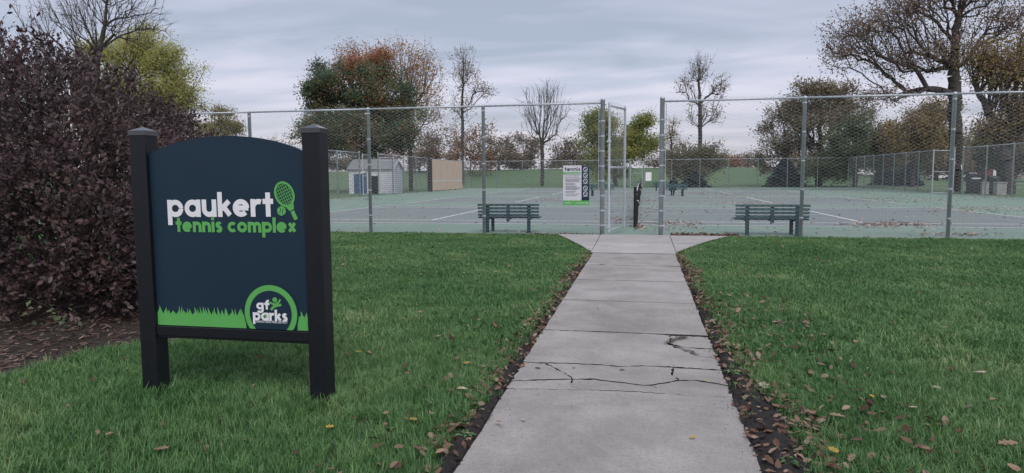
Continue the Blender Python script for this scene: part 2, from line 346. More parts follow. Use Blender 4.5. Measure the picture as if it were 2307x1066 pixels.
# ------------------------------------------------------------------ concrete path: separate slabs over dark sub-base
PL, PR = -.86, .56
m = MB(); m.add([(PL-.02, -1.5, .009), (PR+.02, -1.5, .009), (PR+.02, 11.9, .009), (PL-.02, 11.9, .009)], [(0, 1, 2, 3)])
path = m.build('path', MT['soil']); tag(path, 'straight concrete path leading to the open court gate', 'path', kind='structure')
def smooth_poly(pts, step, amp, seed):
    rs = np.random.default_rng(seed); out = []
    for i in range(len(pts)):
        a = np.array(pts[i]); b = np.array(pts[(i+1) % len(pts)]); L = np.linalg.norm(b-a); k = max(1, int(L/step))
        n = np.array([-(b-a)[1], (b-a)[0]])/max(L, 1e-6)
        for j in range(k): out.append(a+(b-a)*j/k + (n*rs.normal(0, amp) if j else 0))
    return out
def inset(poly, d):
    P = [np.array(p[:2], float) for p in poly]; n = len(P)
    ar = sum(P[i][0]*P[(i+1) % n][1]-P[(i+1) % n][0]*P[i][1] for i in range(n)); sg = 1 if ar > 0 else -1
    out = []
    for i in range(n):
        e1 = P[i]-P[i-1]; e2 = P[(i+1) % n]-P[i]
        n1 = np.array([-e1[1], e1[0]])/max(np.linalg.norm(e1), 1e-6)*sg; n2 = np.array([-e2[1], e2[0]])/max(np.linalg.norm(e2), 1e-6)*sg
        b = n1+n2; b = b/max(np.linalg.norm(b), .5)
        out.append(P[i]+b*d)
    return out if sg > 0 else out[::-1]
SLAB_N = [0]
def slab(poly, top, mat, gap=.006, name='slab', tilt=(0, 0)):
    SLAB_N[0] += 1
    q = inset(poly, gap); c = np.mean(q, 0)
    m = MB(); m.prism([tuple(p) for p in q], -.06, top)
    for i in range(len(q), 2*len(q)):
        v = m.v[i]; m.v[i] = (v[0], v[1], v[2]+(v[0]-c[0])*tilt[0]+(v[1]-c[1])*tilt[1])
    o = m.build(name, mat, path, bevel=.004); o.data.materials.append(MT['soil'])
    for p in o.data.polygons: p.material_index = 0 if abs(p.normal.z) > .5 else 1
    return o
JY = [-1.5, -.02, 1.44, 2.9, 4.36, 5.83, 7.29, 8.74, 10.2, 11.79]
rj = random.Random(3)
for i in range(len(JY)-1):
    if i == 4: continue
    y0, y1 = JY[i], JY[i+1]
    pts = [(PL, y0), (PR, y0), (PR, y1), (PL, y1)]
    pts = smooth_poly(pts, .18, .0045, 100+i)
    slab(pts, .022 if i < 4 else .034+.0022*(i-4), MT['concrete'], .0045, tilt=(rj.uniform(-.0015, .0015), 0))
# the broken slab, its pieces traced along the cracks
def zp(x, y): return gp(1100+x/3.845, 740+y/3.845, .034)[:2]
J1 = [(PL, 5.826), (-.30, 5.822), (.10, 5.824), (zp(1590, 98)[0], 5.80)]
C1 = [zp(*p) for p in ((380, 288), (500, 297), (720, 300), (900, 308), (1060, 318), (1130, 327), (1330, 320), (1600, 333), (1955, 355))]
C2 = [zp(*p) for p in ((320, 458), (440, 435), (600, 433), (725, 430), (920, 430), (1040, 447), (1180, 462), (1290, 478), (1400, 484), (1560, 460), (1650, 440), (1800, 440), (1900, 457), (2020, 485))]
J2 = [zp(*p) for p in ((285, 516), (400, 512), (770, 517), (1130, 527), (1500, 548), (1680, 563), (2050, 577))]
C1[0][0] = PL; C2[0][0] = PL; J2[0][0] = PL; C1[-1][0] = PR; C2[-1][0] = PR; J2[-1][0] = PR
JY4 = 4.36
pieces = [
    J1 + [zp(1560, 140), zp(1690, 190), zp(1800, 235), (PR, zp(1950, 262)[1])] + C1[::-1],
    [(zp(1590, 98)[0], 5.80), (zp(1720, 85)[0], 5.80), (PR, 5.80), (PR, zp(1900, 172)[1]), zp(1780, 165), zp(1660, 155), zp(1575, 128)],
    [zp(1575, 132), zp(1660, 157), zp(1780, 167), (PR, zp(1900, 174)[1]-.005), (PR, zp(1950, 258)[1]), zp(1800, 233), zp(1690, 187)],
    [C1[0], C1[1], zp(620, 360), zp(720, 415), C2[3], C2[2], C2[1], C2[0]],
    [C1[1], *C1[2:8], zp(1590, 400), C2[10], *C2[3:10][::-1], zp(720, 415), zp(620, 360)],
    [C1[7], C1[8], C2[13], C2[12], C2[11], C2[10], zp(1590, 400)],
    [*C2[0:4], zp(715, 480), J2[2], J2[1], J2[0]],
    [*C2[3:9], zp(1440, 492), zp(1540, 550), J2[3], J2[2], zp(715, 480)],
    [*C2[8:14], J2[6], J2[5], zp(1540, 550), zp(1440, 492)],
]
for i, pc in enumerate(pieces):
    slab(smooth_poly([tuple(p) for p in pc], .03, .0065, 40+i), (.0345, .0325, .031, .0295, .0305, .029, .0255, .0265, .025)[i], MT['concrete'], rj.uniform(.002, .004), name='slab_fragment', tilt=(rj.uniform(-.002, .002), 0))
# strip left between fragment edge J2 and the next slab is filled by a thin sliver
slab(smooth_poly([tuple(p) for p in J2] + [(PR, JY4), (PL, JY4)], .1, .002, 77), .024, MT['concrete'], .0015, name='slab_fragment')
# apron in front of the gate
A_Y0, A_Y1, A_Y2 = 11.80, 13.66, FENCE_Y-.14
m = MB(); m.add([(-1.9, A_Y2, .009), (-.95, A_Y0, .009), (.6, A_Y0, .009), (1.85, A_Y2, .009)], [(0, 1, 2, 3)]); m.build('apron_base', MT['soil'], path)
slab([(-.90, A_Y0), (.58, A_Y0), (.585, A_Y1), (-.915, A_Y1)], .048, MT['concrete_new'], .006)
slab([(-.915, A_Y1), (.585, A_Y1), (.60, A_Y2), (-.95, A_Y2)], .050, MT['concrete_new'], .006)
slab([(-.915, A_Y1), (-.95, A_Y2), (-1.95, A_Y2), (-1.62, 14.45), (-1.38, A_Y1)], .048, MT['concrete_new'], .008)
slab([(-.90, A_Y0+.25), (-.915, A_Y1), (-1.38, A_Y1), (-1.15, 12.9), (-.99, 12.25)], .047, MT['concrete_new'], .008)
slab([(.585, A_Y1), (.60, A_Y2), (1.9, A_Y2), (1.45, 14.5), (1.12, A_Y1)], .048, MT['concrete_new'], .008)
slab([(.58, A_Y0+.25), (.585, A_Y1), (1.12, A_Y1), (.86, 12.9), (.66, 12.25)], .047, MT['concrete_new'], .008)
def in_apron(x, y):
    if y < 11.7 or y > FENCE_Y: return False
    t = max(0, (y-11.9)/3.5)
    return -.92-1.05*t**1.25 < x < .60+1.3*t**1.3

# dark bare soil along both path edges
def edge_noise(y, s): return .5+.5*mnoise.noise(Vector((y*1.3+s*10, s*3.7, 0)))
def soil_w(y, side):
    base = .02+.13*edge_noise(y, side)**1.4 + .10*edge_noise(y*3.1, side+5)**1.5 + .05*edge_noise(y*9, side+8)
    if side > 0: base = base*(1.1+.85*max(0, 1-(y-2.5)/5.5))
    else: base *= 1.0
    return base*(1 if y < 10 else max(.25, 1-(y-10)/2.5))
for side, nm, lb in ((-1, 'soil_strip', 'ragged strip of dark bare soil along the left edge of the path'), (1, 'soil_strip', 'wide strip of crumbly dark soil along the right edge of the path')):
    V = []; Q = []; ny_, nx_ = 520, 9
    for j in range(ny_):
        y = .2+11.9*j/(ny_-1); w = soil_w(y, side); xe = PR if side > 0 else PL
        ing = .030*max(0, mnoise.noise(Vector((y*4, side*9, 3))))
        for i in range(nx_):
            t = i/(nx_-1); x = xe - side*ing + side*t*(w+ing)
            z = .004+.030*math.sin(math.pi*min(1, t*1.05+.02))**.7 + .016*mnoise.noise(Vector((x*32, y*32, 1)))+.008*mnoise.noise(Vector((x*80, y*80, 4)))
            if t < .08: z = max(z*.2, .012) if ing < .005 else .037
            if t > .97: z = .002
            V.append((x, y, max(z, .002)))
    for j in range(ny_-1):
        for i in range(nx_-1):
            a = j*nx_+i; Q.append((a, a+1, a+1+nx_, a+nx_))
    o = arr_obj(nm, V, Q, MT['soil'], smooth=False); tag(o, lb, 'soil', kind='structure')

V = []; Q = []; rc_ = random.Random(12)
for _ in range(5200):
    side = rc_.choice((-1, 1, 1)); y = 2.2+9.6*rc_.random()**1.2; w = soil_w(y, side); xe = PR if side > 0 else PL
    x = xe+side*(rc_.random()*w*1.06-.008); z = .008+.026*rc_.random(); s_ = rc_.uniform(.004, .015); b = len(V)
    for dx, dy, dz in ((1, 0, 0), (0, 1, .1), (-1, 0, -.1), (0, -1, 0), (0, 0, 1), (.1, 0, -.8)): V.append((x+s_*dx*rc_.uniform(.6, 1.2), y+s_*dy*rc_.uniform(.6, 1.2), z+s_*dz*rc_.uniform(.5, 1)))
    Q += [(b, b+1, b+4), (b+1, b+2, b+4), (b+2, b+3, b+4), (b+3, b, b+4), (b+1, b, b+5), (b+2, b+1, b+5), (b+3, b+2, b+5), (b, b+3, b+5)]
tag(arr_obj('soil_clods', V, Q, MT['soil']), 'crumbly dark soil clods beside the path', 'soil', kind='stuff')

# mulch bed below the shrub
bed = [gp(*p)[:2] for p in ((-700, 905), (-250, 890), (0, 862), (80, 838), (160, 815), (240, 793), (320, 780), (400, 773), (450, 766))]
bed += [np.array((-3.95, 5.5)), np.array((-4.5, 7.0)), np.array((-5, 9.2)), np.array((-9, 9.6)), np.array((-12, 8))]
bedp = smooth_poly([tuple(p) for p in bed], .12, .02, 5)
m = MB(); m.add([(p[0], p[1], .012) for p in bedp], [tuple(range(len(bedp)))]); mb_ = m.build('mulch_bed', MT['mulch']); tag(mb_, 'dark shredded bark bed under the burgundy shrub', 'mulch', kind='structure')
def pip(x, y, P):
    c = False; n = len(P); j = n-1
    for i in range(n):
        if (P[i][1] > y) != (P[j][1] > y) and x < (P[j][0]-P[i][0])*(y-P[i][1])/(P[j][1]-P[i][1])+P[i][0]: c = not c
        j = i
    return c
# shredded chips
V = []; Q = []; k = 0
while k < 5200:
    x, y = random.uniform(-8.5, -3.2), random.uniform(2.5, 8.0)
    if not pip(x, y, bedp): continue
    a = random.uniform(0, math.pi); L = random.uniform(.01, .042); w = random.uniform(.003, .009); tl = random.uniform(-.35, .35)
    dx, dy = math.cos(a)*L, math.sin(a)*L; px_, py_ = -math.sin(a)*w, math.cos(a)*w; z = .016+random.uniform(0, .02); dz = tl*L
    b = len(V); V += [(x-dx-px_, y-dy-py_, z-dz), (x+dx-px_, y+dy-py_, z+dz), (x+dx+px_, y+dy+py_, z+dz+.003), (x-dx+px_, y-dy+py_, z-dz+.003)]; Q.append((b, b+1, b+2, b+3)); k += 1
chip = mat_leaf('mulch_chip', [(.02, .013, .011), (.06, .038, .030), (.13, .085, .066), (.24, .17, .14)], 2.0, 0, .85, .9)
tag(arr_obj('mulch_chips', V, Q, chip), 'loose shredded bark chips on the shrub bed', 'mulch', kind='stuff')

# road beyond the right-hand trees
m = MB(); m.add([(24, 98, .02), (300, 84, .02), (300, 91, .02), (24, 105, .02)], [(0, 1, 2, 3)])
tag(m.build('road', MT['road']), 'pale street beyond the right court fence', 'road', kind='structure')
m = MB(); m.add([(23, 70, .02), (200, 62, .02), (200, 63.6, .02), (23, 71.6, .02)], [(0, 1, 2, 3)])
tag(m.build('sidewalk', MT['concrete_new']), 'pale sidewalk crossing the grass behind the right fence', 'sidewalk', kind='structure')

# ------------------------------------------------------------------ chain-link fences
def make_link_panel(nw=42, w=.072, nz=85, dz=.036, r=.0027, z0=.02):
    V = []; Q = []
    tri = [(math.cos(2*math.pi*k/3+.5), math.sin(2*math.pi*k/3+.5)) for k in range(3)]
    for i in range(nw):
        ph = i % 2; b = len(V)
        for j in range(nz+1):
            s = 1 if (j+ph) % 2 else -1
            x = (i+.5)*w+s*w/2; z = z0+j*dz; y = .0022*s
            for cx, cy in tri: V.append((x+cx*r*1.25, y+cy*r, z))
        for j in range(nz):
            for k in range(3): Q.append((b+j*3+k, b+j*3+(k+1) % 3, b+(j+1)*3+(k+1) % 3, b+(j+1)*3+k))
    o = arr_obj('wire_mesh', V, Q, MT['wire']); me = o.data; bpy.data.objects.remove(o); return me
LINKS = {}; LINK_H = .02+85*.036
def link_data(w):
    n = max(6, int(round(w/.072)))
    if n not in LINKS: LINKS[n] = make_link_panel(n)
    return LINKS[n], n*.072
def link_panel(parent, x0, x1, z0=0.0, h=3.08, y=0.0):
    me, lw = link_data(x1-x0); o = bpy.data.objects.new('wire_mesh', me); col.objects.link(o); o.parent = parent
    o.location = (x0, y, z0); o.scale = ((x1-x0)/lw, 1, h/LINK_H); o['kind'] = 'stuff'; return o
POSTS = {}
def post_mesh(r, h, dome=True):
    if (r, h) not in POSTS:
        m = MB(); m.lathe([(r, 0), (r, h), (r*1.08, h+.002), (r*1.08, h+.03), (r*.8, h+.05), (r*.25, h+.06)], n=12)
        o = m.build('post', MT['galv'], smooth=False); me = o.data; bpy.data.objects.remove(o)
        for p in me.polygons: p.use_smooth = len(p.vertices) == 4
        POSTS[(r, h)] = me
    return POSTS[(r, h)]
def put(name, me, parent, loc, rot=(0, 0, 0)):
    o = bpy.data.objects.new(name, me); col.objects.link(o); o.parent = parent; o.location = loc; o.rotation_euler = rot; return o
def chain_fence(label, p0, p1, ts, h=3.05, pr=.041, term=(), rail_r=.022, skip=(), group=None, ends=True, link_y=0.05):
    """ts: distances of posts from p0; term: indexes of thicker terminal posts; skip: spans with no fabric"""
    d = np.array(p1)-np.array(p0); L = float(np.hypot(*d)); rz = math.atan2(d[1], d[0])
    e = empty('chain_link_fence', (p0[0], p0[1], 0), rz); tag(e, label, 'fence', group)
    for i, t in enumerate(ts):
        T = i in term
        put('post', post_mesh(.052 if T else pr, h+.04 if T else h-.03), e, (t, 0, 0))
        m = MB()
        zs = (np.arange(.25, h-.1, .34) if T else np.arange(.45, h-.1, .62))
        rr = (.052 if T else pr)+.006
        for z in zs: m.lathe([(rr, -.012), (rr, .012)], (t, 0, z), 10)
        if T:
            sx = -1 if i == len(ts)-1 else 1
            m.tube([(t+sx*.085, 0, .1), (t+sx*.085, 0, h-.05)], .009, 5)
            for z in zs: m.box((t+sx*.06, 0, z), (.07, .012, .022))
        m.build('post_bands', MT['galv'], e)['kind'] = 'stuff'
    for i in range(len(ts)-1):
        if i in skip: continue
        m = MB(); m.tube([(ts[i]+.02, -.0, h-.012), (ts[i+1]-.02, 0, h-.012)], rail_r, 8); m.build('top_rail', MT['galv'], e, smooth=True)
        link_panel(e, ts[i]+.03, ts[i+1]-.03, 0, h+.055, -link_y)
    return e
def px_x(px): return at(px, 400, FENCE_Y)[0]
gL, gR = px_x(1357), px_x(1490)
# near fence, left of the gate
lx = [SIDE_L, -16.2, px_x(355)-.55, px_x(567), px_x(833), px_x(1090), gL]
fenceA = chain_fence('tall chain-link fence left of the open gate, carrying the rules sign', (SIDE_L, FENCE_Y), (gL, FENCE_Y), [x-SIDE_L for x in lx], term=(0, len(lx)-1))
rx = [gR, px_x(1808), px_x(2142), px_x(2142)+3.05, px_x(2142)+6.1, px_x(2142)+9.1, px_x(2142)+11.7, SIDE_R]
fenceB = chain_fence('tall chain-link fence right of the open gate, top rail rising to the right', (gR, FENCE_Y), (SIDE_R, FENCE_Y), [x-gR for x in rx], term=(0, len(rx)-1))
# side fences
def ypx(px, X): return atX(px, 420, X)[1]
ly = [FENCE_Y+.3, 18.6, 21.7, 24.8, 28, 31.2, 34.9, 37.6, 40.2, ypx(811, SIDE_L), ypx(853, SIDE_L), ypx(886, SIDE_L), 52.4, 55.4, 58.4]
fenceC = chain_fence('left side chain-link fence with gate openings by the white shed', (SIDE_L, ly[0]), (SIDE_L, ly[-1]), [y-ly[0] for y in ly], term=(6, 9, 10, 11), skip=(9, ), link_y=-.05)
fenceD = chain_fence('short chain-link fence between the practice wall and far left corner', (SIDE_L, 69.6), (SIDE_L, FAR_Y), [0, 2.3, FAR_Y-69.6], link_y=-.05)
ry = [FENCE_Y+.3]+list(np.arange(18.6, 47, 3.03))+[ypx(2167, SIDE_R), ypx(2147, SIDE_R), ypx(2100, SIDE_R)]
ry = sorted(set([round(float(v), 2) for v in ry])); ry2 = list(np.linspace(ry[-1]+2.6, FAR_Y-.2, 8)); gi = len(ry)-3; ry = ry+ry2
fenceE = chain_fence('right side chain-link fence running back past the trash bins', (SIDE_R, ry[0]), (SIDE_R, ry[-1]), [y-ry[0] for y in ry], term=(gi, gi+1, gi+2), skip=(gi, gi+1))
gfa, gfb = at(1418, 400, FAR_Y)[0], at(1449, 400, FAR_Y)[0]
fx = list(np.linspace(SIDE_L, gfa, 7)); fenceF = chain_fence('far chain-link fence along the back of the courts, left half', (SIDE_L, FAR_Y), (gfa, FAR_Y), [x-SIDE_L for x in fx], term=(6,))
fx = [gfa, gfb]+list(np.linspace(gfb, SIDE_R, 8))[1:]
fenceG = chain_fence('far chain-link fence along the back of the courts, right half with small gate', (gfa+.06, FAR_Y+.001), (SIDE_R, FAR_Y), [x-gfa for x in fx][1:] if False else [x-gfa for x in fx], term=(1,), skip=(0,))

def gate_leaf(label, hinge, free, z0, z1, mid, name='gate', r=.027):
    d = np.array(free)-np.array(hinge); L = float(np.hypot(*d))
    e = empty(name, (hinge[0], hinge[1], 0), math.atan2(d[1], d[0])); tag(e, label, 'gate')
    for x in (0, L):
        m = MB(); m.lathe([(r*1.1, z0), (r*1.1, z1), (r*.9, z1+.03), (.006, z1+.04)], (x, 0, 0), 10); m.build('upright', MT['galv'], e)
    for z in (z0+.05, mid, z1-.04):
        m = MB(); m.tube([(r, 0, z), (L-r, 0, z)], r*.92, 8); m.build('rail', MT['galv'], e, smooth=True)
    link_panel(e, .03, L-.03, z0, z1-z0+.04, -.03)
    m = MB()
    for z in np.arange(z0+.3, z1, .45):
        for x in (0, L): m.lathe([(r*1.35, -.014), (r*1.35, .014)], (x, 0, z), 8)
    m.build('frame_bands', MT['galv'], e)['kind'] = 'stuff'
    for z in (z0+.12, z1-.85): m = MB(); m.box((-.055, 0, z), (.11, .03, .05)); m.lathe([(r*1.5, -.03), (r*1.5, .03)], (0, 0, z), 10); m.build('hinge', MT['galv'], e)
    return e
gh = at(1372, 400, FENCE_Y+.02); gf = at(1407, 400, FENCE_Y+1.02)
gate_leaf('open chain-link gate leaf swung into the court beside the rules sign', gh[:2], gf[:2], .09, 3.02, 1.58)
gate_leaf('closed gate leaf before the blue shed door', (SIDE_L+.1, ypx(815, SIDE_L)), (SIDE_L+.1, ypx(832, SIDE_L)), .1, 2.95, 1.45)
gate_leaf('open gate leaf standing before the white shed wall', (SIDE_L+.12, ypx(886, SIDE_L)-.1), (SIDE_L-.75, ypx(886, SIDE_L)-.75), .1, 2.9, 2.6)
gate_leaf('open gate leaf beside the oak trunk at the right fence', atX(2147, 420, SIDE_R-.1)[:2], at(2100, 420, atX(2147, 420, SIDE_R-.1)[1]-.2)[:2], .06, 2.95, 1.5)
gate_leaf('small far gate in the back fence beside a white notice', (gfa+.12, FAR_Y+.02), (gfb-.12, FAR_Y+.02), .1, 2.6, 1.6)
# doubled rails over the jog in the left side fence
# ------------------------------------------------------------------ nets
def make_net():
    e = empty('tennis_net', (NETX, Y0-.91, 0))
    Lx = 12.79
    for yy in (0, Lx):
        m = MB(); m.lathe([(.04, 0), (.04, 1.07), (.025, 1.09)], (0, yy, 0), 12); p = m.build('net_post', MT['netblack'], e, smooth=False)
    m = MB(); m.tube([(0.045, .0, .72), (.09, 0, .72), (.10, 0, .66)], .012, 6); m.build('crank', MT['galv'], e)
    sag = lambda t: 1.05-.14*math.sin(math.pi*t)-.0*t
    bul = lambda t, z: .045*math.sin(math.pi*t*3.0)*(1-abs(2*z-1))+.06*math.sin(math.pi*min(1, t*4))*(1-z)
    m = MB(); n = 220; r = .0035
    for i in range(n+1):
        t = i/n; y = .06+(Lx-.12)*t; H = sag(t)-.04; zs = np.linspace(.05, H, 5)
        m.tube([(bul(t, z/H), y, z) for z in zs], r, 3, False)
    for k in range(20):
        q = k/19; m.tube([(bul(t, q), .06+(Lx-.12)*t, .05+(sag(t)-.09)*q) for t in np.linspace(0, 1, 40)], r, 3, False)
    o = m.build('net_mesh', MT['netblack'], e); o['kind'] = 'stuff'
    m = MB(); ts = np.linspace(0, 1, 40)
    P = [(bul(t, 1), .05+(Lx-.1)*t, sag(t)) for t in ts]
    for a, b in zip(P[:-1], P[1:]):
        m.add([(a[0]-.008, a[1], a[2]-.065), (a[0]+.008, a[1], a[2]-.065), (a[0]+.008, a[1], a[2]), (a[0]-.008, a[1], a[2]), (b[0]-.008, b[1], b[2]-.065), (b[0]+.008, b[1], b[2]-.065), (b[0]+.008, b[1], b[2]), (b[0]-.008, b[1], b[2])],
              [(0, 1, 5, 4), (1, 2, 6, 5), (2, 3, 7, 6), (3, 0, 4, 7)])
    m.build('headband', MT['white_paint'], e)
    m = MB(); m.box((bul(.5, .5)*.5, Lx/2, .47), (.03, .05, .86)); m.build('centre_strap', MT['white_paint'], e)
    return e
net0 = make_net()
for k, lb in enumerate(('dark tennis net seen end-on just inside the open gate', 'second tennis net behind the nearest one', 'third tennis net from the gate', 'farthest tennis net near the back fence')):
    o = net0 if k == 0 else copy_tree(net0)
    o.location = (NETX, Y0-.91+PITCH*k, .008); tag(o, lb, 'tennis net', 'nets of the four courts')
    if k == 3: o.location.y -= 1.2

# ================================================================== ENTRANCE SIGN
SY = 3.66
def sgn(px, py):
    p = at(px, py, SY); return (p[0], p[2])
sx0 = -3.005; sign = empty('entrance_sign', (-2.49, SY, 0)); tag(sign, 'dark navy entrance sign on two black posts, reading paukert tennis complex', 'sign')
OX = -2.49
PW = .112
def sign_post(xc, top):
    m = MB(); m.box((xc-OX, PW/2, (top-.15)/2+.0), (PW, PW, top+.15)); o = m.build('post', MT['post_black'], sign, bevel=.004)
    m = MB(); h = PW/2+.003; z = top+.004
    m.add([(xc-OX-h, PW/2-h, z-.03), (xc-OX+h, PW/2-h, z-.03), (xc-OX+h, PW/2+h, z-.03), (xc-OX-h, PW/2+h, z-.03),
           (xc-OX-h, PW/2-h, z), (xc-OX+h, PW/2-h, z), (xc-OX+h, PW/2+h, z), (xc-OX-h, PW/2+h, z), (xc-OX, PW/2, z+.026)],
          [(3, 2, 1, 0), (0, 1, 5, 4), (1, 2, 6, 5), (2, 3, 7, 6), (3, 0, 4, 7), (4, 5, 8), (5, 6, 8), (6, 7, 8), (7, 4, 8)])
    m.build('post_cap', MT['post_black'] if False else MT['cap'], o, bevel=.002)
sign_post(-3.070, 1.688); sign_post(-1.912, 1.683)
PX0, PX1 = -3.070+PW/2, -1.912-PW/2
PZ0, PZE, PZT = .470, 1.545, 1.652
m = MB(); arc = [(PX0+(PX1-PX0)*t, PZE+(PZT-PZE)*(1-(2*t-1)**2)**.85) for t in np.linspace(0, 1, 40)]
poly = [(PX0, PZ0), (PX1, PZ0)]+[(x, z) for x, z in arc[::-1]]
PANY = .030
m.prism([(x-OX, z) for x, z in poly], PANY, PANY+.03, lambda v: Vector((v.x, v.z, v.y)))
panel = m.build('panel', MT['navy'], sign)
m = MB(); m.box(((PX0+PX1)/2-OX, .045, .438), (PX1-PX0, .07, .062)); m.box(((PX0+PX1)/2-OX, .045, .400), (PX1-PX0, .055, .012)); m.build('bottom_rail', MT['post_black'], sign, bevel=.004)
FACE = PANY-.0012            # graphics lie just proud of the panel face (towards -y)
LAY = [0]
def flat(mb, pts, faces):
    LAY[0] += 1; y = FACE-(LAY[0] % 40)*.00005
    mb.add([(x-OX, y, z) for x, z in pts], faces)
def ribbon(mb, pts, w, org=(0, 0), sc=1.0, fl=flat):
    P = [np.array(p, float) for p in pts]; P = [p for i, p in enumerate(P) if i == 0 or np.linalg.norm(p-P[i-1]) > 1e-7]; n = len(P); L = []; Rr = []
    for i in range(n):
        d1 = P[i]-P[i-1] if i else P[1]-P[0]; d2 = P[i+1]-P[i] if i < n-1 else P[-1]-P[-2]
        d1 = d1/np.linalg.norm(d1); d2 = d2/np.linalg.norm(d2); d = d1+d2; d = d/max(np.linalg.norm(d), 1e-6)
        nrm = np.array([-d[1], d[0]])/max(.5, float(d@d1))
        L.append(P[i]+nrm*w/2); Rr.append(P[i]-nrm*w/2)
    pts2 = [(org[0]+p[0]*sc, org[1]+p[1]*sc) for p in L+Rr]
    fl(mb, pts2, [(i, n+i, n+i+1, i+1) for i in range(n-1)])
def arcp(cx, cy, r, a0, a1, n=22): return [(cx+r*math.cos(R(a0+(a1-a0)*i/n)), cy+r*math.sin(R(a0+(a1-a0)*i/n))) for i in range(n+1)]
def glyph(ch, w=.29):
    h = w/2; r = .5-h; G = {}
    if ch == 'p': return [[(h, -.46), (h, 1)], arcp(.5, .5, r, 0, 360)], 1.0
    if ch == 'a': return [arcp(.5, .5, r, 0, 360), [(1-h, 0), (1-h, 1)]], 1.0
    if ch == 'u': return [[(h, 1), (h, .45)]+arcp(.45, .45, .45-h, 180, 360)+[(.9-h, 1)], [(.9-h, 0), (.9-h, .5)]], .9
    if ch == 'k': return [[(h, 0), (h, 1.42)], [(w*.8, .44), (.70, .90)], [(.38, .56), (.74, .09)]], .84
    if ch == 'e': return [arcp(.5, .5, r, 0, 318), [(h, .5), (1-h*.4, .5)]], 1.0
    if ch == 'r': return [[(h, 0), (h, 1)], arcp(.50, .5, r, 180, 68)], .66
    if ch == 't': return [[(.31, 0), (.31, 1.36)], [(0, .86), (.62, .86)]], .62
    if ch == 'n': return [[(h, 0), (h, 1)], arcp(.45, .55, .45-h, 180, 0)+[(.9-h, 0)]], .9
    if ch == 'i': return [[(h, 0), (h, 1)], [(h, 1.14), (h, 1.42)]], w
    if ch == 's': return [arcp(.38, .69, .17, 25, 270)[:-1]+arcp(.38, .31, .19, 90, -152)], .76
    if ch == 'c': return [arcp(.5, .5, r, 48, 312)], .90
    if ch == 'o': return [arcp(.5, .5, r, 0, 360)], 1.0
    if ch == 'm': return [[(h, 0), (h, 1)], arcp(.41, .59, .41-h, 180, 0)+[(.82-h, 0)], arcp(.94, .59, .41-h, 180, 0)+[(1.35-h, 0)]], 1.35
    if ch == 'l': return [[(h, 0), (h, 1.42)]], w
    if ch == 'x': return [[(.19, .10), (.73, .90)], [(.19, .90), (.73, .10)]], .92
    if ch == 'g': return [arcp(.5, .5, r, 0, 360), [(1-h, 1), (1-h, -.05)]+arcp(.5, -.05, r, 0, -150)], 1.0
    if ch == 'f': return [[(.32, 0), (.32, 1.02)]+arcp(.32+.24, 1.04, .24, 180, 75), [(0, .84), (.68, .84)]], .66
    return [], .38
def word(mb, s, x0, x1, base, xh, w=.29, gap=.10, fl=flat, slope=0.0):
    tot = sum(glyph(c, w)[1] for c in s)+gap*(len(s)-1); sx = (x1-x0)/tot; x = 0
    for ch in s:
        st, adv = glyph(ch, w)
        for k in st:
            LAY[0] += 1
            P = [(x0+(x+p[0])*sx, base+slope*(x+p[0])*sx+p[1]*xh) for p in k]
            # stroke width follows the mean scale
            ribbon(mb, P, w*(sx+xh)/2, fl=fl)
        x += adv+gap
a0 = sgn(371, 491); a1 = sgn(611, 490); t0 = sgn(371, 452)
m = MB(); word(m, 'paukert', a0[0], a1[0], a0[1]+.003, (t0[1]-a0[1]), w=.285, gap=.075, slope=(a1[1]-a0[1])/(a1[0]-a0[0])); m.build('lettering', MT['white_vinyl'], panel)['label'] = 'white word paukert'
b0 = sgn(390, 523.5); b1 = sgn(664, 525.5); tt = sgn(390, 500)
m = MB(); word(m, 'tennis complex', b0[0], b1[0], b0[1], tt[1]-b0[1], w=.31, gap=.065, slope=(b1[1]-b0[1])/(b1[0]-b0[0])); m.build('lettering', MT['green_vinyl'], panel)['label'] = 'green words tennis complex'
# racket and ball
m = MB(); S = lambda px, py: sgn(px, py)
rc = np.array(S(635.3, 438)); ang = R(-65)
ax = np.array([math.cos(ang), math.sin(ang)]); bx = np.array([-ax[1], ax[0]])
RA, RB = .073, .0575
el_ = [rc+ax*(RA*math.cos(t))+bx*(RB*math.sin(t)) for t in np.linspace(0, 2*math.pi, 41)]
ribbon(m, el_, .0125)
for k in np.linspace(-.75, .75, 7):
    hb = RB*math.sqrt(max(.02, 1-k*k))*.98; ribbon(m, [rc+ax*(RA*k)-bx*hb, rc+ax*(RA*k)+bx*hb], .0036)
    ha = RA*math.sqrt(max(.02, 1-k*k))*.98; ribbon(m, [rc+bx*(RB*k)-ax*ha, rc+bx*(RB*k)+ax*ha], .0036)
ribbon(m, [rc+ax*(RA*.9)-bx*.024, rc+ax*(RA+.030)-bx*.008], .014); ribbon(m, [rc+ax*(RA*.9)+bx*.024, rc+ax*(RA+.030)+bx*.008], .014); ribbon(m, [rc+ax*(RA*1.0), rc+ax*(RA+.032)], .030)
ribbon(m, [rc+ax*(RA+.038), rc+ax*(RA+.094)], .025)
bc = np.array(S(628.5, 476)); m_ball = MB()
for a_, b_ in ((0, 0),): pass
def disc(mb, c, r, n=28, fl=flat): fl(mb, [(c[0]+r*math.cos(2*math.pi*k/n), c[1]+r*math.sin(2*math.pi*k/n)) for k in range(n)], [tuple(reversed(range(n)))])
m.build('racket_emblem', MT['green_vinyl'], panel)
m = MB(); disc(m, bc, .0285); o = m.build('ball_emblem', MT['green_vinyl'], panel)
m = MB(); LAY[0] += 3
ribbon(m, [bc+np.array(p)*.0285 for p in arcp(-1.15, .25, .95, -48, 40, 12)], .004); ribbon(m, [bc+np.array(p)*.0285 for p in arcp(1.15, -.25, .95, 132, 220, 12)], .004); m.build('ball_seam', MT['navy'], panel)
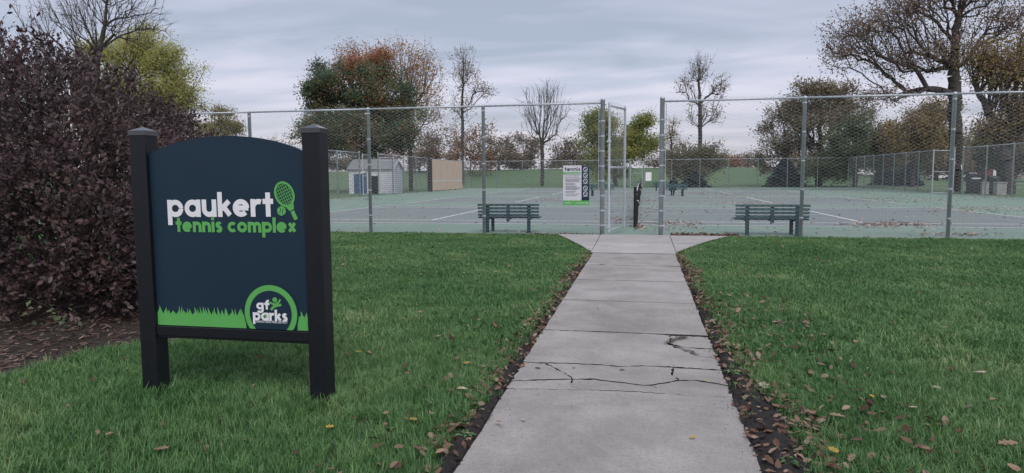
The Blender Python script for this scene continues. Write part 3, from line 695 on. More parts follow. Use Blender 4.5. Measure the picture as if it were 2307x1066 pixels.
# grass silhouette along the foot of the panel
def grass_strip(mb, x0, x1, zb, zt, amp, seed, step=.017, fl=flat):
    rs = random.Random(seed); top = []; x = x0
    while x < x1:
        w_ = rs.uniform(.6, 1.5)*step; hgt = rs.uniform(.25, 1.0)*amp; lean = rs.uniform(-.9, .9)*step
        top += [(x, zt+rs.uniform(-.1, .1)*amp), (min(max(x+w_*.5+lean, x0), x1), zt+hgt)]; x += w_
    top.append((x1, zt))
    for a, b in zip(top[:-1], top[1:]): 
        if b[0]-a[0] < 1e-5: b = (a[0]+1e-4, b[1])
    LAY[0] += 1
    pts = []; fs = []
    fl(mb, [(x0, zb), (x1, zb), (x1, zt-amp*.12), (x0, zt-amp*.12)], [(3, 2, 1, 0)])
    for i in range(0, len(top)-2, 2):
        a, b, c = top[i], top[i+1], top[i+2]
        LAY[0] += 1; fl(mb, [(a[0]-.001, zt-amp*.14), (c[0]+.001, zt-amp*.14), b], [(2, 1, 0)])
zb = PZ0+.003; zt = S(400, 708)[1]
ring_c = np.array(S(605.5, 708)); RO = abs(S(665, 708)[0]-S(545, 708)[0])/2
m = MB(); grass_strip(m, PX0+.002, ring_c[0]-RO*.97, zb, zt, .052, 5); m.build('grass_emblem', MT['green_vinyl'], panel)
m = MB(); grass_strip(m, ring_c[0]+RO*.97, PX1-.002, zb, zt+.006, .05, 9); m.build('grass_emblem', MT['green_vinyl'], panel)
# round park emblem, cut off by the lower edge
def clip_disc(mb, c, r, zmin, n=72):
    P = [(c[0]+r*math.cos(2*math.pi*k/n), max(zmin, c[1]+r*math.sin(2*math.pi*k/n))) for k in range(n)]
    LAY[0] += 2; flat(mb, P, [tuple(reversed(range(n)))])
FACE_0 = FACE
m = MB(); FACE = FACE_0-.0024; clip_disc(m, ring_c, RO*1.035, zb+.0008); m.build('emblem_outline', MT['navy'], panel)
m = MB(); FACE = FACE_0-.0048; clip_disc(m, ring_c, RO*.985, zb+.0010); m.build('emblem_ring', MT['green_vinyl'], panel)
m = MB(); FACE = FACE_0-.0072; clip_disc(m, ring_c, RO*.79, zb+.0012); m.build('emblem_disc', MT['navy'], panel)
FACE = FACE_0-.0096
m = MB()
g0, g1 = S(574, 698), S(603, 697); word(m, 'gf', g0[0], g1[0], g0[1], S(574, 683)[1]-S(574, 698)[1], w=.31, gap=.05)
p0_, p1_ = S(566, 723), S(645, 722); word(m, 'parks', p0_[0], p1_[0], p0_[1], S(566, 705)[1]-S(566, 723)[1], w=.31, gap=.06)
m.build('emblem_lettering', MT['white_vinyl'], panel)
m = MB(); hc = np.array(S(615.5, 677)); disc(m, hc, .016)
ribbon(m, [np.array(S(*q)) for q in ((604, 682), (610, 686), (617, 687), (624, 683), (628, 676))], .012)
ribbon(m, [np.array(S(*q)) for q in ((607, 700), (611, 694), (617, 691), (625, 689), (630, 688))], .015); ribbon(m, [np.array(S(*q)) for q in ((614, 687), (613, 693), (609, 699))], .012)
m.build('emblem_figure', MT['green_vinyl'], panel)
m = MB(); q = np.array(S(594.5, 713)); flat(m, [tuple(q+np.array(d)*.012) for d in ((-1, .3), (-.3, -.8), (.9, -.7), (.7, .4), (-.1, .9))], [(4, 3, 2, 1, 0)]); m.build('emblem_leaf', MT['green_vinyl'], panel)
def text_obj(s, name, x, z, size, mat, parent, yloc, align='LEFT', ox=0.0, sx=1.0):
    cu = bpy.data.curves.new(name, 'FONT'); cu.body = s; cu.size = size; cu.align_x = align; cu.space_character = 1.05; cu.offset = size*.012
    t = bpy.data.objects.new('tmp', cu); col.objects.link(t)
    dg = bpy.context.evaluated_depsgraph_get(); me = bpy.data.meshes.new_from_object(t.evaluated_get(dg)); bpy.data.objects.remove(t)
    o = mesh_obj(name, me, mat, parent); o.location = (x-ox, yloc, z); o.rotation_euler = (R(90), 0, 0); o.scale = (sx, 1, 1); return o
d0, d1 = S(573, 728), S(644, 727)
to = text_obj('GRAND FORKS PARK DISTRICT', 'emblem_small_print', d0[0], d0[1], .0205, MT['white_vinyl'], panel, FACE-.0006, ox=OX)
wd = max(v.co.x for v in to.data.vertices); to.scale = ((d1[0]-d0[0])/wd, 1, 1)

# ================================================================== RULES SIGN on the fence
RY = FENCE_Y-.10
def rr(px, py): p = at(px, py, RY); return (p[0], p[2])
q0, q1 = rr(1268.5, 462), rr(1328, 372.5)
RX0, RX1, RZ0, RZ1 = q0[0], q1[0], q0[1], q1[1]; RCX = (RX0+RX1)/2
rules = empty('rules_sign', (RCX, RY, RZ0)); tag(rules, 'white and navy tennis court rules sign hung on the fence left of the gate', 'sign')
m = MB(); m.box((0, .004, (RZ1-RZ0)/2), (RX1-RX0, .006, RZ1-RZ0)); rp = m.build('panel', MT['panel_white'], rules)
W_, H_ = RX1-RX0, RZ1-RZ0
def ry_(lv): return .001-.0008-lv*.0012
def rflat(lv):
    def f(mb, pts, faces):
        LAY[0] += 1; mb.add([(x, ry_(lv)-(LAY[0] % 20)*.00004, z) for x, z in pts], faces)
    return f
xx = lambda u: -W_/2+u*W_
zz_ = lambda v: v*H_
f1 = rflat(1); f2 = rflat(2); f3 = rflat(3)
m = MB(); f1(m, [(xx(.705), zz_(.10)), (xx(.998), zz_(.10)), (xx(.998), zz_(.997)), (xx(.705), zz_(.997))], [(3, 2, 1, 0)]); m.build('navy_column', MT['navy'], rp)
m = MB(); grass_strip(m, xx(.0), xx(1.0), zz_(.002), zz_(.105), .035, 3, .012, fl=f2); f2(m, [(xx(0), zz_(.775)), (xx(.66), zz_(.775)), (xx(.66), zz_(.832)), (xx(0), zz_(.832))], [(3, 2, 1, 0)]); m.build('green_band', MT['green_vinyl'], rp)
m = MB(); word(m, 'tennis', xx(.06), xx(.66), zz_(.862), .062, w=.25, gap=.14, fl=f3); m.build('lettering', MT['ink'], rp)
to = text_obj('COURT RULES', 'lettering', xx(.07), zz_(.786), .05, MT['panel_white'], rp, ry_(4)); to.scale = (.57*W_/max(v.co.x for v in to.data.vertices), .82, 1)
m = MB(); rs = random.Random(4)
for v, n, st in ((.735, .55, 1), (.695, .5, 1), (.655, .60, 1), (.631, .53, 0), (.607, .50, 0), (.583, .56, 0), (.54, .36, 1), (.516, .36, 0), (.478, .42, 1), (.454, .45, 0), (.43, .56, 0), (.406, .52, 0), (.382, .42, 0), (.342, .40, 1), (.318, .34, 0), (.275, .54, 1), (.235, .45, 1)):
    if st: f3(m, [(xx(.07), zz_(v)), (xx(.085), zz_(v)), (xx(.085), zz_(v+.008)), (xx(.07), zz_(v+.008))], [(3, 2, 1, 0)])
    u = .10
    while u < .10+n:
        w_ = min(rs.uniform(.03, .09), .10+n-u); f3(m, [(xx(u), zz_(v)), (xx(u+w_), zz_(v)), (xx(u+w_), zz_(v+.011)), (xx(u), zz_(v+.011))], [(3, 2, 1, 0)]); u += w_+.012
o = m.build('print_lines', MT['grey_ink'], rp); o['kind'] = 'stuff'
for v in (.905, .755, .605, .43, .285):
    m = MB(); c = (xx(.85), zz_(v)); ribbon(m, [(c[0]+x, c[1]+z) for x, z in arcp(0, 0, .046, 0, 360, 26)], .014, fl=f2); ribbon(m, [(c[0]-.032, c[1]+.032), (c[0]+.032, c[1]-.032)], .010, fl=f3)
    f2(m, [(xx(.75), zz_(v-.072)), (xx(.95), zz_(v-.072)), (xx(.95), zz_(v-.064)), (xx(.75), zz_(v-.064))], [(3, 2, 1, 0)]); m.build('ban_icon', MT['panel_white'], rp)
m = MB(); f3(m, [(xx(.07), zz_(.045)), (xx(.30), zz_(.045)), (xx(.30), zz_(.06)), (xx(.07), zz_(.06))], [(3, 2, 1, 0)]); f3(m, [(xx(.5), zz_(.045)), (xx(.82), zz_(.045)), (xx(.82), zz_(.056)), (xx(.5), zz_(.056))], [(3, 2, 1, 0)]); disc(m, (xx(.90), zz_(.052)), .016, fl=f3); m.build('footer_print', MT['panel_white'], rp)
for u, v in ((.03, .98), (.97, .98), (.03, .02), (.97, .02)):
    m = MB(); m.tube([(xx(u), -.004, zz_(v)), (xx(u), .05, zz_(v))], .006, 6); m.build('bolt', MT['galv'], rules)

# ================================================================== BENCHES
def make_bench(L, label, loc, rz, group='green slatted benches on the courts', seat=.37, top=.71, det=True):
    e = empty('park_bench', loc, rz); tag(e, label, 'bench', group)
    n = 4; zs = [top-.03-i*.083 for i in range(n)]
    for i, z in enumerate(zs):
        m = MB(); m.box((0, -.14-.05*(z-seat)/(top-seat), z), (L-(.02 if i else 0), .035, .056), Matrix.Rotation(R(-9), 3, 'X')); m.build('back_slat', MT['bench_slat'], e, bevel=.006)
    for i in range(4):
        m = MB(); m.box((random.uniform(-.004, .004), -.07+i*.105, seat-.005*(i == 0)), (L, .09, .034)); m.build('seat_slat', MT['bench_slat'], e, bevel=.006)
    for s in (-1, 1):
        x = s*(L*.335)
        m = MB(); m.box((x, -.185, (top-.01)/2), (.085, .035, top-.01), Matrix.Rotation(R(-3), 3, 'X')); m.build('leg', MT['bench'], e, bevel=.006)
        m = MB(); m.box((x+.055*s*(-1), .19, (seat-.017)/2), (.075, .06, seat-.018)); m.build('leg', MT['bench'], e, bevel=.006)
        m = MB(); m.box((x, .02, seat-.037), (.06, .40, .036)); m.build('seat_support', MT['bench'], e)
        m = MB(); m.box((x, -.185, .006), (.13, .12, .012)); m.build('foot_plate', MT['bench'], e)
    m = MB(); m.box((0, -.188, (top+seat-.09)/2), (.08, .03, top-seat+.08), Matrix.Rotation(R(-7), 3, 'X')); m.build('centre_brace', MT['bench'], e, bevel=.006)
    m = MB(); m.box((0, .02, seat-.036), (.07, .38, .034)); m.tube([(0, -.13, seat-.05), (0, -.15, seat-.085), (-.03, -.15, seat-.11)], .012, 6); m.build('centre_support', MT['bench'], e)
    return e
bx0, bx1 = at(1077, 461, 16.2)[0], at(1215, 461, 16.2)[0]
make_bench(bx1-bx0, 'green slatted bench inside the fence left of the gate, below the rules sign', ((bx0+bx1)/2, 16.32, .009), R(1))
bx2, bx3 = at(1656, 461, 16.2)[0], at(1824, 461, 16.2)[0]
make_bench(bx3-bx2, 'green slatted bench inside the fence right of the gate', ((bx2+bx3)/2, 16.30, .009), R(-.5))
fb = at(1354, 440, 45.4); make_bench(1.8, 'empty green bench between the courts, seen left of the gate leaf', (fb[0], 45.4, .009), 0, seat=.42, top=.80)
fb2 = at(1517, 440, 45.4); make_bench(1.8, 'green bench between the courts with a person sitting on it', (fb2[0], 45.4, .009), 0, seat=.42, top=.80)
fb3 = at(1494, 412, 60.2); make_bench(1.8, 'farthest green bench, showing behind the seated person', (fb3[0], 60.2, .009), R(3), seat=.42, top=.80)

# ------------------------------------------------------------------ person sitting hunched on the far bench, back to us
def skin_body(name, verts, edges, radii, mat, parent, root=0, sub=2):
    me = bpy.data.meshes.new(name); me.from_pydata(verts, edges, []); me.update(); o = bpy.data.objects.new(name, me); col.objects.link(o)
    sm = o.modifiers.new('skin', 'SKIN'); sm.use_smooth_shade = True
    for i, r in enumerate(radii):
        r = r if hasattr(r, '__len__') else (r, r); me.skin_vertices[0].data[i].radius = r
    me.skin_vertices[0].data[root].use_root = True
    ss = o.modifiers.new('sub', 'SUBSURF'); ss.levels = sub; ss.render_levels = sub
    dg = bpy.context.evaluated_depsgraph_get(); me2 = bpy.data.meshes.new_from_object(o.evaluated_get(dg)); bpy.data.objects.remove(o)
    me2.materials.clear(); return mesh_obj(name, me2, mat, parent, True)
px_ = fb2[0]+.02; per = empty('person', (px_, 45.4, .009)); tag(per, 'person in dark hooded clothing sitting hunched on the far bench', 'person')
V_ = [(0, .06, .53), (0, .05, .68), (0, .10, .85), (0, .17, 1.0), (0, .25, 1.07),
      (-.17, .15, .98), (-.25, .22, .78), (-.15, .42, .70), (.17, .15, .98), (.26, .22, .78), (.15, .42, .70),
      (-.10, .10, .50), (-.13, .48, .52), (-.12, .44, .28), (-.12, .40, .07), (-.12, .52, .04),
      (.10, .10, .50), (.13, .48, .52), (.02, .36, .28), (-.01, .28, .07), (-.01, .40, .04), (-.10, .49, .69), (.10, .49, .69)]
E_ = [(0, 1), (1, 2), (2, 3), (3, 4), (3, 5), (5, 6), (6, 7), (7, 21), (3, 8), (8, 9), (9, 10), (10, 22), (0, 11), (11, 12), (12, 13), (13, 14), (14, 15), (0, 16), (16, 17), (17, 18), (18, 19), (19, 20)]
Rr_ = [.15, (.16, .12), (.175, .12), (.13, .09), .06, .075, .058, .045, .075, .058, .045, .10, .08, .06, .045, .04, .10, .08, .06, .045, .04, .032, .032]
skin_body('body', V_, E_, Rr_, MT['jacket'], per)
m = MB()
def ell(mb, c, r, nu=12, nv=9):
    prof = [(math.sin(math.pi*i/nv), -math.cos(math.pi*i/nv)) for i in range(nv+1)]
    V = [(c[0]+r[0]*s*math.cos(2*math.pi*k/nu), c[1]+r[1]*s*math.sin(2*math.pi*k/nu), c[2]+r[2]*z) for s, z in prof for k in range(nu)]
    mb.add(V, [(i*nu+k, i*nu+(k+1) % nu, (i+1)*nu+(k+1) % nu, (i+1)*nu+k) for i in range(nv) for k in range(nu)])
ell(m, (0, .31, 1.13), (.082, .10, .115)); hd = m.build('head', MT['skin'], per, True)
m = MB(); ell(m, (0, .29, 1.15), (.098, .105, .125)); m.build('hair', MT['hair'], hd, True)
m = MB(); m.box((.12, .50, .66), (.12, .16, .012)); m.build('paper_sheet', MT['paper'], None); 
pp = bpy.data.objects['paper_sheet']; pp.location = (px_, 45.4, .009); tag(pp, 'small white sheet held by the person on the far bench', 'paper')

# ================================================================== PRACTICE WALL
wl_ = empty('practice_wall', (SIDE_L+.25, 58.7, 0)); tag(wl_, 'beige tennis practice wall with a white net line', 'practice wall')
WL = 10.7; nB = 9
for i in range(nB):
    m = MB(); m.box((0, WL*(i+.5)/nB, 1.50), (.05, WL/nB-.003, 2.86)); m.build('wall_panel', MT['beige'], wl_)
m = MB(); m.box((.029, WL/2, .95), (.006, WL-.05, .07)); m.build('net_line', MT['white_paint'], wl_)
for i in range(6):
    m = MB(); m.box((-.13, .05+(WL-.1)*i/5, 1.5), (.16, .14, 3.0)); m.build('timber_post', MT['dark_wood'], wl_)
m = MB(); m.box((-.03, -.14, 1.5), (.36, .26, 2.98)); m.build('end_post', MT['dark_wood'], wl_)
m = MB(); m.box((0, WL/2, 2.955), (.07, WL, .035)); m.build('cap_rail', MT['white_paint'], wl_)

# ================================================================== WHITE SHED
sh = empty('shed', (SIDE_L-.7, 51.6, 0)); tag(sh, 'small white brick shed with gable roof and blue door behind the left fence', 'shed')
LX, DY, EV, RG = 3.75, 2.3, 2.05, 2.75
m = MB(); m.add([(-LX, 0, 0), (0, 0, 0), (0, 0, EV), (-LX, 0, EV), (-LX, DY, 0), (0, DY, 0), (0, DY, EV), (-LX, DY, EV), (0, DY/2, RG), (-LX, DY/2, RG)],
                [(0, 1, 2, 3), (5, 4, 7, 6), (1, 5, 6, 8, 2), (4, 0, 3, 9, 7)]); m.build('wall', MT['white_brick'], sh)
for s in (0, 1):
    m = MB(); y0_, y1_ = (-.16, DY/2) if s == 0 else (DY/2, DY+.16); z0_, z1_ = (EV-.09, RG+.03) if s == 0 else (RG+.03, EV-.09)
    m.add([(-LX-.12, y0_, z0_), (.14, y0_, z0_), (.14, y1_, z1_), (-LX-.12, y1_, z1_)]+[(-LX-.12, y0_, z0_+.06), (.14, y0_, z0_+.06), (.14, y1_, z1_+.06), (-LX-.12, y1_, z1_+.06)],
          [(3, 2, 1, 0), (4, 5, 6, 7), (0, 1, 5, 4), (1, 2, 6, 5), (2, 3, 7, 6), (3, 0, 4, 7)]); m.build('roof', MT['roof'], sh)
    m = MB(); m.add([(.145, y0_, z0_-.10), (.165, y0_, z0_-.10), (.165, y1_, z1_-.10), (.145, y1_, z1_-.10), (.145, y0_, z0_+.065), (.165, y0_, z0_+.065), (.165, y1_, z1_+.065), (.145, y1_, z1_+.065)],
                    [(3, 2, 1, 0), (4, 5, 6, 7), (0, 1, 5, 4), (1, 2, 6, 5), (2, 3, 7, 6), (3, 0, 4, 7)]); m.build('barge_board', MT['white_paint'], sh)
m = MB(); m.box((-2.75, -.02, .80), (1.1, .06, 1.6)); dr = m.build('door', MT['blue_door'], sh); m = MB(); m.lathe([(.03, 0), (.03, .05)], (-2.3, -.08, .85), 8); m.build('handle', MT['galv'], dr)
m = MB(); m.box((-1.6, -.012, .72), (.9, .04, 1.44)); m.build('door', MT['bin_dark'], sh)
m = MB(); m.box((-2.4, -.09, 1.76), (.35, .16, .12)); m.build('lamp', MT['white_paint'], sh)

# ================================================================== BINS, NOTICES
def wheelie(label, loc, w, h, mat, rz):
    e = empty('trash_bin', loc, rz); tag(e, label, 'bin'); b, t = w*.40, w*.5
    m = MB(); m.add([(-b, -b, .06), (b, -b, .06), (b, b, .06), (-b, b, .06), (-t, -t, h*.9), (t, -t, h*.9), (t, t, h*.9), (-t, t, h*.9)], [(3, 2, 1, 0), (4, 5, 6, 7), (0, 1, 5, 4), (1, 2, 6, 5), (2, 3, 7, 6), (3, 0, 4, 7)]); m.build('body', mat, e, bevel=.02)
    m = MB(); m.box((0, 0, h*.9+.03), (w*1.10, w*1.12, .05)); m.box((0, .0, h*.9+.065), (w*.9, w*.9, .03)); m.build('lid', mat, e, bevel=.015)
    for s in (-1, 1):
        m = MB(); m.tube([(s*w*.44-.03, b, .10), (s*w*.44+.03, b, .10)], .10, 14); m.build('wheel', MT['tyre'], e)
    m = MB(); m.tube([(-w*.4, t+.06, h*.86), (w*.4, t+.06, h*.86)], .02, 6); m.build('handle', mat, e)
    m = MB(); m.box((w*.08, -t-.004, h*.75), (w*.5, .01, h*.07)); m.build('label_plate', MT['panel_white'], e)
    return e
b1 = atX(2194, 430, 21.5); wheelie('large dark grey trash bin behind the right fence', (21.5, b1[1], .003), 1.02, 1.40, MT['bin_dark'], R(-22))
b2 = atX(2236, 430, 22.3); e = empty('trash_can', (22.3, b2[1], .003)); tag(e, 'slim dark green trash can beside the large grey bin', 'bin')
m = MB(); m.lathe([(.26, 0), (.30, .05), (.32, .98), (.34, 1.0)], n=18); m.build('body', MT['bin_green'], e, smooth=False)
m = MB(); m.lathe([(.36, 1.0), (.36, 1.06), (.28, 1.18), (.12, 1.22)], n=18); m.build('lid', MT['bin_green'], e)
m = MB(); m.box((0, -.315, .62), (.2, .02, .12)); m.build('label_plate', MT['panel_white'], e)
for px0, lb in ((2222, 'grey concrete block between the two bins'), (2256, 'grey concrete block right of the green trash can')):
    q = atX(px0, 432, 21.9); m = MB(); m.box((0, 0, .38), (.55, .5, .76)); m.box((0, 0, .79), (.62, .57, .07)); o = m.build('concrete_block', MT['conc_block'], bevel=.02); o.location = (q[0], q[1]+.2, .004); tag(o, lb, 'concrete block', 'concrete blocks beside the bins')
q = at(1461, 398, FAR_Y-.08); e = empty('notice', (q[0], FAR_Y-.1, q[2])); tag(e, 'blank white notice hung on the far fence', 'notice')
m = MB(); m.box((0, 0, 0), (.62, .008, .92)); m.build('panel', MT['white_vinyl'], e)
m = MB(); [m.tube([(sx*.27, -.006, sz*.42), (sx*.27, .06, sz*.42)], .012, 6) for sx in (-1, 1) for sz in (-1, 1)]; m.build('bolts', MT['galv'], e)['kind'] = 'stuff'
q = gp(2163, 423.5); e = empty('street_sign', (q[0], q[1], 0)); tag(e, 'small white street sign on a thin pole behind the right fence', 'sign')
sz = float(at(2163, 377, q[1])[2]); k_ = mpp(2163, 377, q[1])
m = MB(); m.tube([(0, 0, 0), (0, 0, sz+k_*6)], .035, 8); m.build('pole', MT['galv'], e)
m = MB(); m.box((0, -.05, sz), (k_*9, .012, k_*12)); m.build('plate', MT['white_vinyl'], e)

# ================================================================== FAR HOUSES AND CARS (right, across the street)
def house(label, cx, Y, w, d, h, rg, mats, rz=0, wins=(), door=None, chim=None):
    e = empty('house', (cx, Y, 0), rz); tag(e, label, 'house', 'houses across the street')
    m = MB(); m.add([(-w/2, 0, 0), (w/2, 0, 0), (w/2, 0, h), (-w/2, 0, h), (-w/2, d, 0), (w/2, d, 0), (w/2, d, h), (-w/2, d, h), (0, 0, rg), (0, d, rg)],
                    [(0, 1, 2, 8, 3), (5, 4, 7, 9, 6), (1, 5, 6, 2), (4, 0, 3, 7)]); m.build('wall', mats[0], e)
    for s in (-1, 1):
        m = MB(); o_ = w/2+.35; zl = h-.35*(rg-h)/(w/2); m.add([(s*o_, -.35, zl), (s*o_, d+.35, zl), (0, d+.35, rg+.04), (0, -.35, rg+.04), (s*o_, -.35, zl+.14), (s*o_, d+.35, zl+.14), (0, d+.35, rg+.18), (0, -.35, rg+.18)],
                        [(0, 1, 2, 3), (7, 6, 5, 4), (0, 4, 5, 1), (1, 5, 6, 2), (2, 6, 7, 3), (3, 7, 4, 0)]); m.build('roof', mats[1], e)
        m = MB(); m.add([(s*o_, -.38, zl-.14), (0, -.38, rg-.1), (0, -.38, rg+.17), (s*o_, -.38, zl+.13), (s*o_, -.36, zl-.14), (0, -.36, rg-.1), (0, -.36, rg+.17), (s*o_, -.36, zl+.13)], [(0, 1, 2, 3), (7, 6, 5, 4), (3, 2, 6, 7), (0, 4, 5, 1)]); m.build('fascia', MT['white_paint'], e)
    for wx, wz, ww, wh in wins:
        m = MB(); m.box((wx, -.02, wz), (ww+.2, .06, wh+.2)); wo = m.build('window', MT['white_paint'], e); m = MB(); m.box((wx, -.06, wz), (ww, .03, wh)); m.build('pane', MT['glass'], wo)
    if door: m = MB(); m.box((door[0], -.03, door[2]/2), (door[1], .08, door[2])); m.build('door', MT['white_paint'], e)
    if chim: m = MB(); m.box((chim, d*.4, rg+.3), (.6, .6, 1.2)); m.build('chimney', mats[0], e)
    return e
def xat(px, Y): return float(at(px, 400, Y)[0])
house('dark red brick house with white trim and white door beyond the street', xat(2256, 165), 165, 6.4, 9, 2.6, 4.3, (MT['brick_red'], MT['roof']), 0, ((1.9, 1.5, .8, 1.1),), (-1.1, 1.1, 2.1), 1.2)
house('long low brown brick house beyond the street', xat(2192, 185), 185, 13, 9, 2.6, 3.3, (MT['brick_brown'], MT['roof']), 0, ((-4, 1.5, 1.6, 1.0), (2.5, 1.5, 1.6, 1.0)))
house('pale house at the right edge beyond the street', xat(2312, 175), 175, 8, 8, 2.8, 4.4, (MT['conc_block'], MT['roof']), 0, ((-2, 1.5, 1.2, 1.2), (1.4, 1.5, 1.2, 1.2)))
def car(label, cx, Y, mat, rz):
    e = empty('parked_car', (cx, Y, .02), rz); tag(e, label, 'car', 'cars parked across the street')
    prof = [(-2.1, .35), (-2.15, .75), (-1.9, .9), (-1.1, .95), (-.5, 1.4), (.7, 1.42), (1.35, 1.0), (1.95, .92), (2.15, .7), (2.12, .35)]
    m = MB(); m.prism(prof, -.82, .82, lambda v: Vector((v.x, v.z, v.y))); m.build('body', mat, e, bevel=.06)
    for s in (-1, 1):
        m = MB(); m.prism([(-.95, .98), (-.45, 1.33), (.62, 1.35), (1.1, 1.02)], s*.825-.01, s*.825+.01, lambda v: Vector((v.x, v.z, v.y))); m.build('side_window', MT['glass'], e)
        for x in (-1.3, 1.3):
            m = MB(); m.tube([(x, s*.84-.1, .33), (x, s*.84+.04, .33)], .33, 16); w_ = m.build('wheel', MT['tyre'], e); m = MB(); m.tube([(x, s*.84+.03, .33), (x, s*.84+s*.05, .33)], .18, 10); m.build('rim', MT['galv'], w_)
    for y in (-.6, .6):
        m = MB(); m.box((2.13, y, .66), (.06, .3, .14)); m.build('headlight', MT['panel_white'], e)
    return e
car('white car parked before the brown brick house', xat(2184, 150), 150, MT['white_paint'], R(4))
car('white car parked farther left by the trees', xat(2113, 155), 155, MT['white_paint'], R(-3))

# ================================================================== TREES
def tubes(P0, P1, R0, R1, n):
    P0, P1 = np.asarray(P0, float), np.asarray(P1, float); d = P1-P0; L = np.linalg.norm(d, axis=1, keepdims=True); d = d/np.maximum(L, 1e-9)
    ref = np.where(np.abs(d[:, 2:3]) < .95, np.array([[0, 0, 1.0]]), np.array([[1.0, 0, 0]]))
    a = np.cross(d, ref); a /= np.maximum(np.linalg.norm(a, axis=1, keepdims=True), 1e-9); b = np.cross(d, a)
    th = 2*np.pi*np.arange(n)/n; cs, sn = np.cos(th)[None, :, None], np.sin(th)[None, :, None]
    ring = a[:, None]*cs+b[:, None]*sn
    V = np.concatenate([P0[:, None]+ring*np.asarray(R0)[:, None, None], P1[:, None]+ring*np.asarray(R1)[:, None, None]], 1).reshape(-1, 3)
    E = len(P0); k = np.arange(n); kk = (k+1) % n
    q = np.stack([k, kk, kk+n, k+n], 1)[None]+(np.arange(E)*2*n)[:, None, None]
    return V, q.reshape(-1, 4)
ASC = [.55]
def grow(trunk, att, bf):
    """balanced spanning tree from the trunk chain out to the attraction points"""
    P = [np.array(p, float) for p in trunk]; par = [-1]+list(range(len(trunk)-1)); pl = [0.0]
    for i in range(1, len(P)): pl.append(pl[-1]+np.linalg.norm(P[i]-P[i-1]))
    pl = [v*.55 for v in pl]
    A = np.asarray(att, float); N = len(A); best = np.full(N, 1e9); bp = np.zeros(N, int); alive = np.ones(N, bool)
    def upd(i):
        nonlocal best, bp
        D = A-P[i]; D[:, 2] = np.where(D[:, 2] > 0, D[:, 2]*ASC[0], D[:, 2]*1.5); c = np.linalg.norm(D, axis=1)+bf*pl[i]; m = c < best; best = np.where(m, c, best); bp = np.where(m, i, bp)
    lo = 1 if len(P) > 2 else 0
    for i in range(lo, len(P)): upd(i)
    for _ in range(N):
        j = int(np.argmin(np.where(alive, best, 1e9))); alive[j] = False
        p = bp[j]; P.append(A[j]); par.append(int(p)); pl.append(pl[p]+np.linalg.norm(A[j]-P[p])); upd(len(P)-1)
    return np.array(P), np.array(par)
def limbs(P, par, base_r, tip_r, expo=2.3, rs=None, wob=.10, thick_min=None):
    N = len(P); ch = np.zeros(N); 
    for i in range(N): pass
    cnt = np.zeros(N)
    for i in range(N-1, 0, -1):
        if cnt[i] == 0: cnt[i] = 1
        cnt[par[i]] += cnt[i]
    r = np.maximum(tip_r, base_r*(cnt/max(cnt[0], 1))**(1/expo))
    s0, s1, r0, r1 = [], [], [], []
    for i in range(1, N):
        a, b = P[par[i]], P[i]; L = np.linalg.norm(b-a); ra, rb = min(r[par[i]], r[i]*1.3), r[i]
        k = 1 if L < .5 else (2 if L < 1.4 else 4)
        pts = [a+(b-a)*t/k for t in range(k+1)]
        for t in range(1, k): pts[t] = pts[t]+rs.normal(0, wob*L/k, 3)*np.array([1, 1, .6])+np.array([0, 0, .06*L*math.sin(math.pi*t/k)])
        for t in range(k): s0.append(pts[t]); s1.append(pts[t+1]); r0.append(ra+(rb-ra)*t/k); r1.append(ra+(rb-ra)*(t+1)/k)
    return np.array(s0), np.array(s1), np.array(r0), np.array(r1)
def leaf_quads(C, size, rs, asp=.62, flat_=0.0):
    n = len(C); nv = rs.normal(size=(n, 3))+np.array([0, 0, .9]); w = rs.normal(size=(n, 3)); u = np.cross(nv, w); u /= np.maximum(np.linalg.norm(u, axis=1, keepdims=True), 1e-9); v = np.cross(nv, u); v /= np.maximum(np.linalg.norm(v, axis=1, keepdims=True), 1e-9); nn = np.cross(u, v)
    s = (size*rs.uniform(.6, 1.3, n))[:, None]
    V = np.stack([C-u*s*.5, C+v*s*asp*.5+nn*s*.12, C+u*s*.5, C-v*s*asp*.5+nn*s*.12], 1).reshape(-1, 3)
    return V, np.arange(4*n).reshape(n, 4)
def sample_blob(c, r, n, rs, shell=2.4, clump=True, gate=.0, gs=.6):
    out = []; tries = 0; cl = []
    while len(cl) < (max(5, n//7) if clump else n):
        d = rs.normal(size=3); d /= np.linalg.norm(d); q = d*rs.random()**(1/(shell*1.2))
        cl.append(c+q*r*(.93+.22*mnoise.noise(Vector((d*2.1+c*.37)))+.12*mnoise.noise(Vector(d*5+c))))
    sg = float(np.mean(r))*.105
    while len(out) < n and tries < n*30:
        tries += 1
        p = cl[rs.integers(len(cl))]+rs.normal(0, sg, 3)*np.array([1.15, 1.15, .75]) if clump else cl[tries % n]+rs.normal(0, sg*.1, 3)
        if gate and mnoise.noise(Vector(p*gs)) < gate-.5*rs.random(): continue
        if p[2] < .3: continue
        out.append(p)
    return out
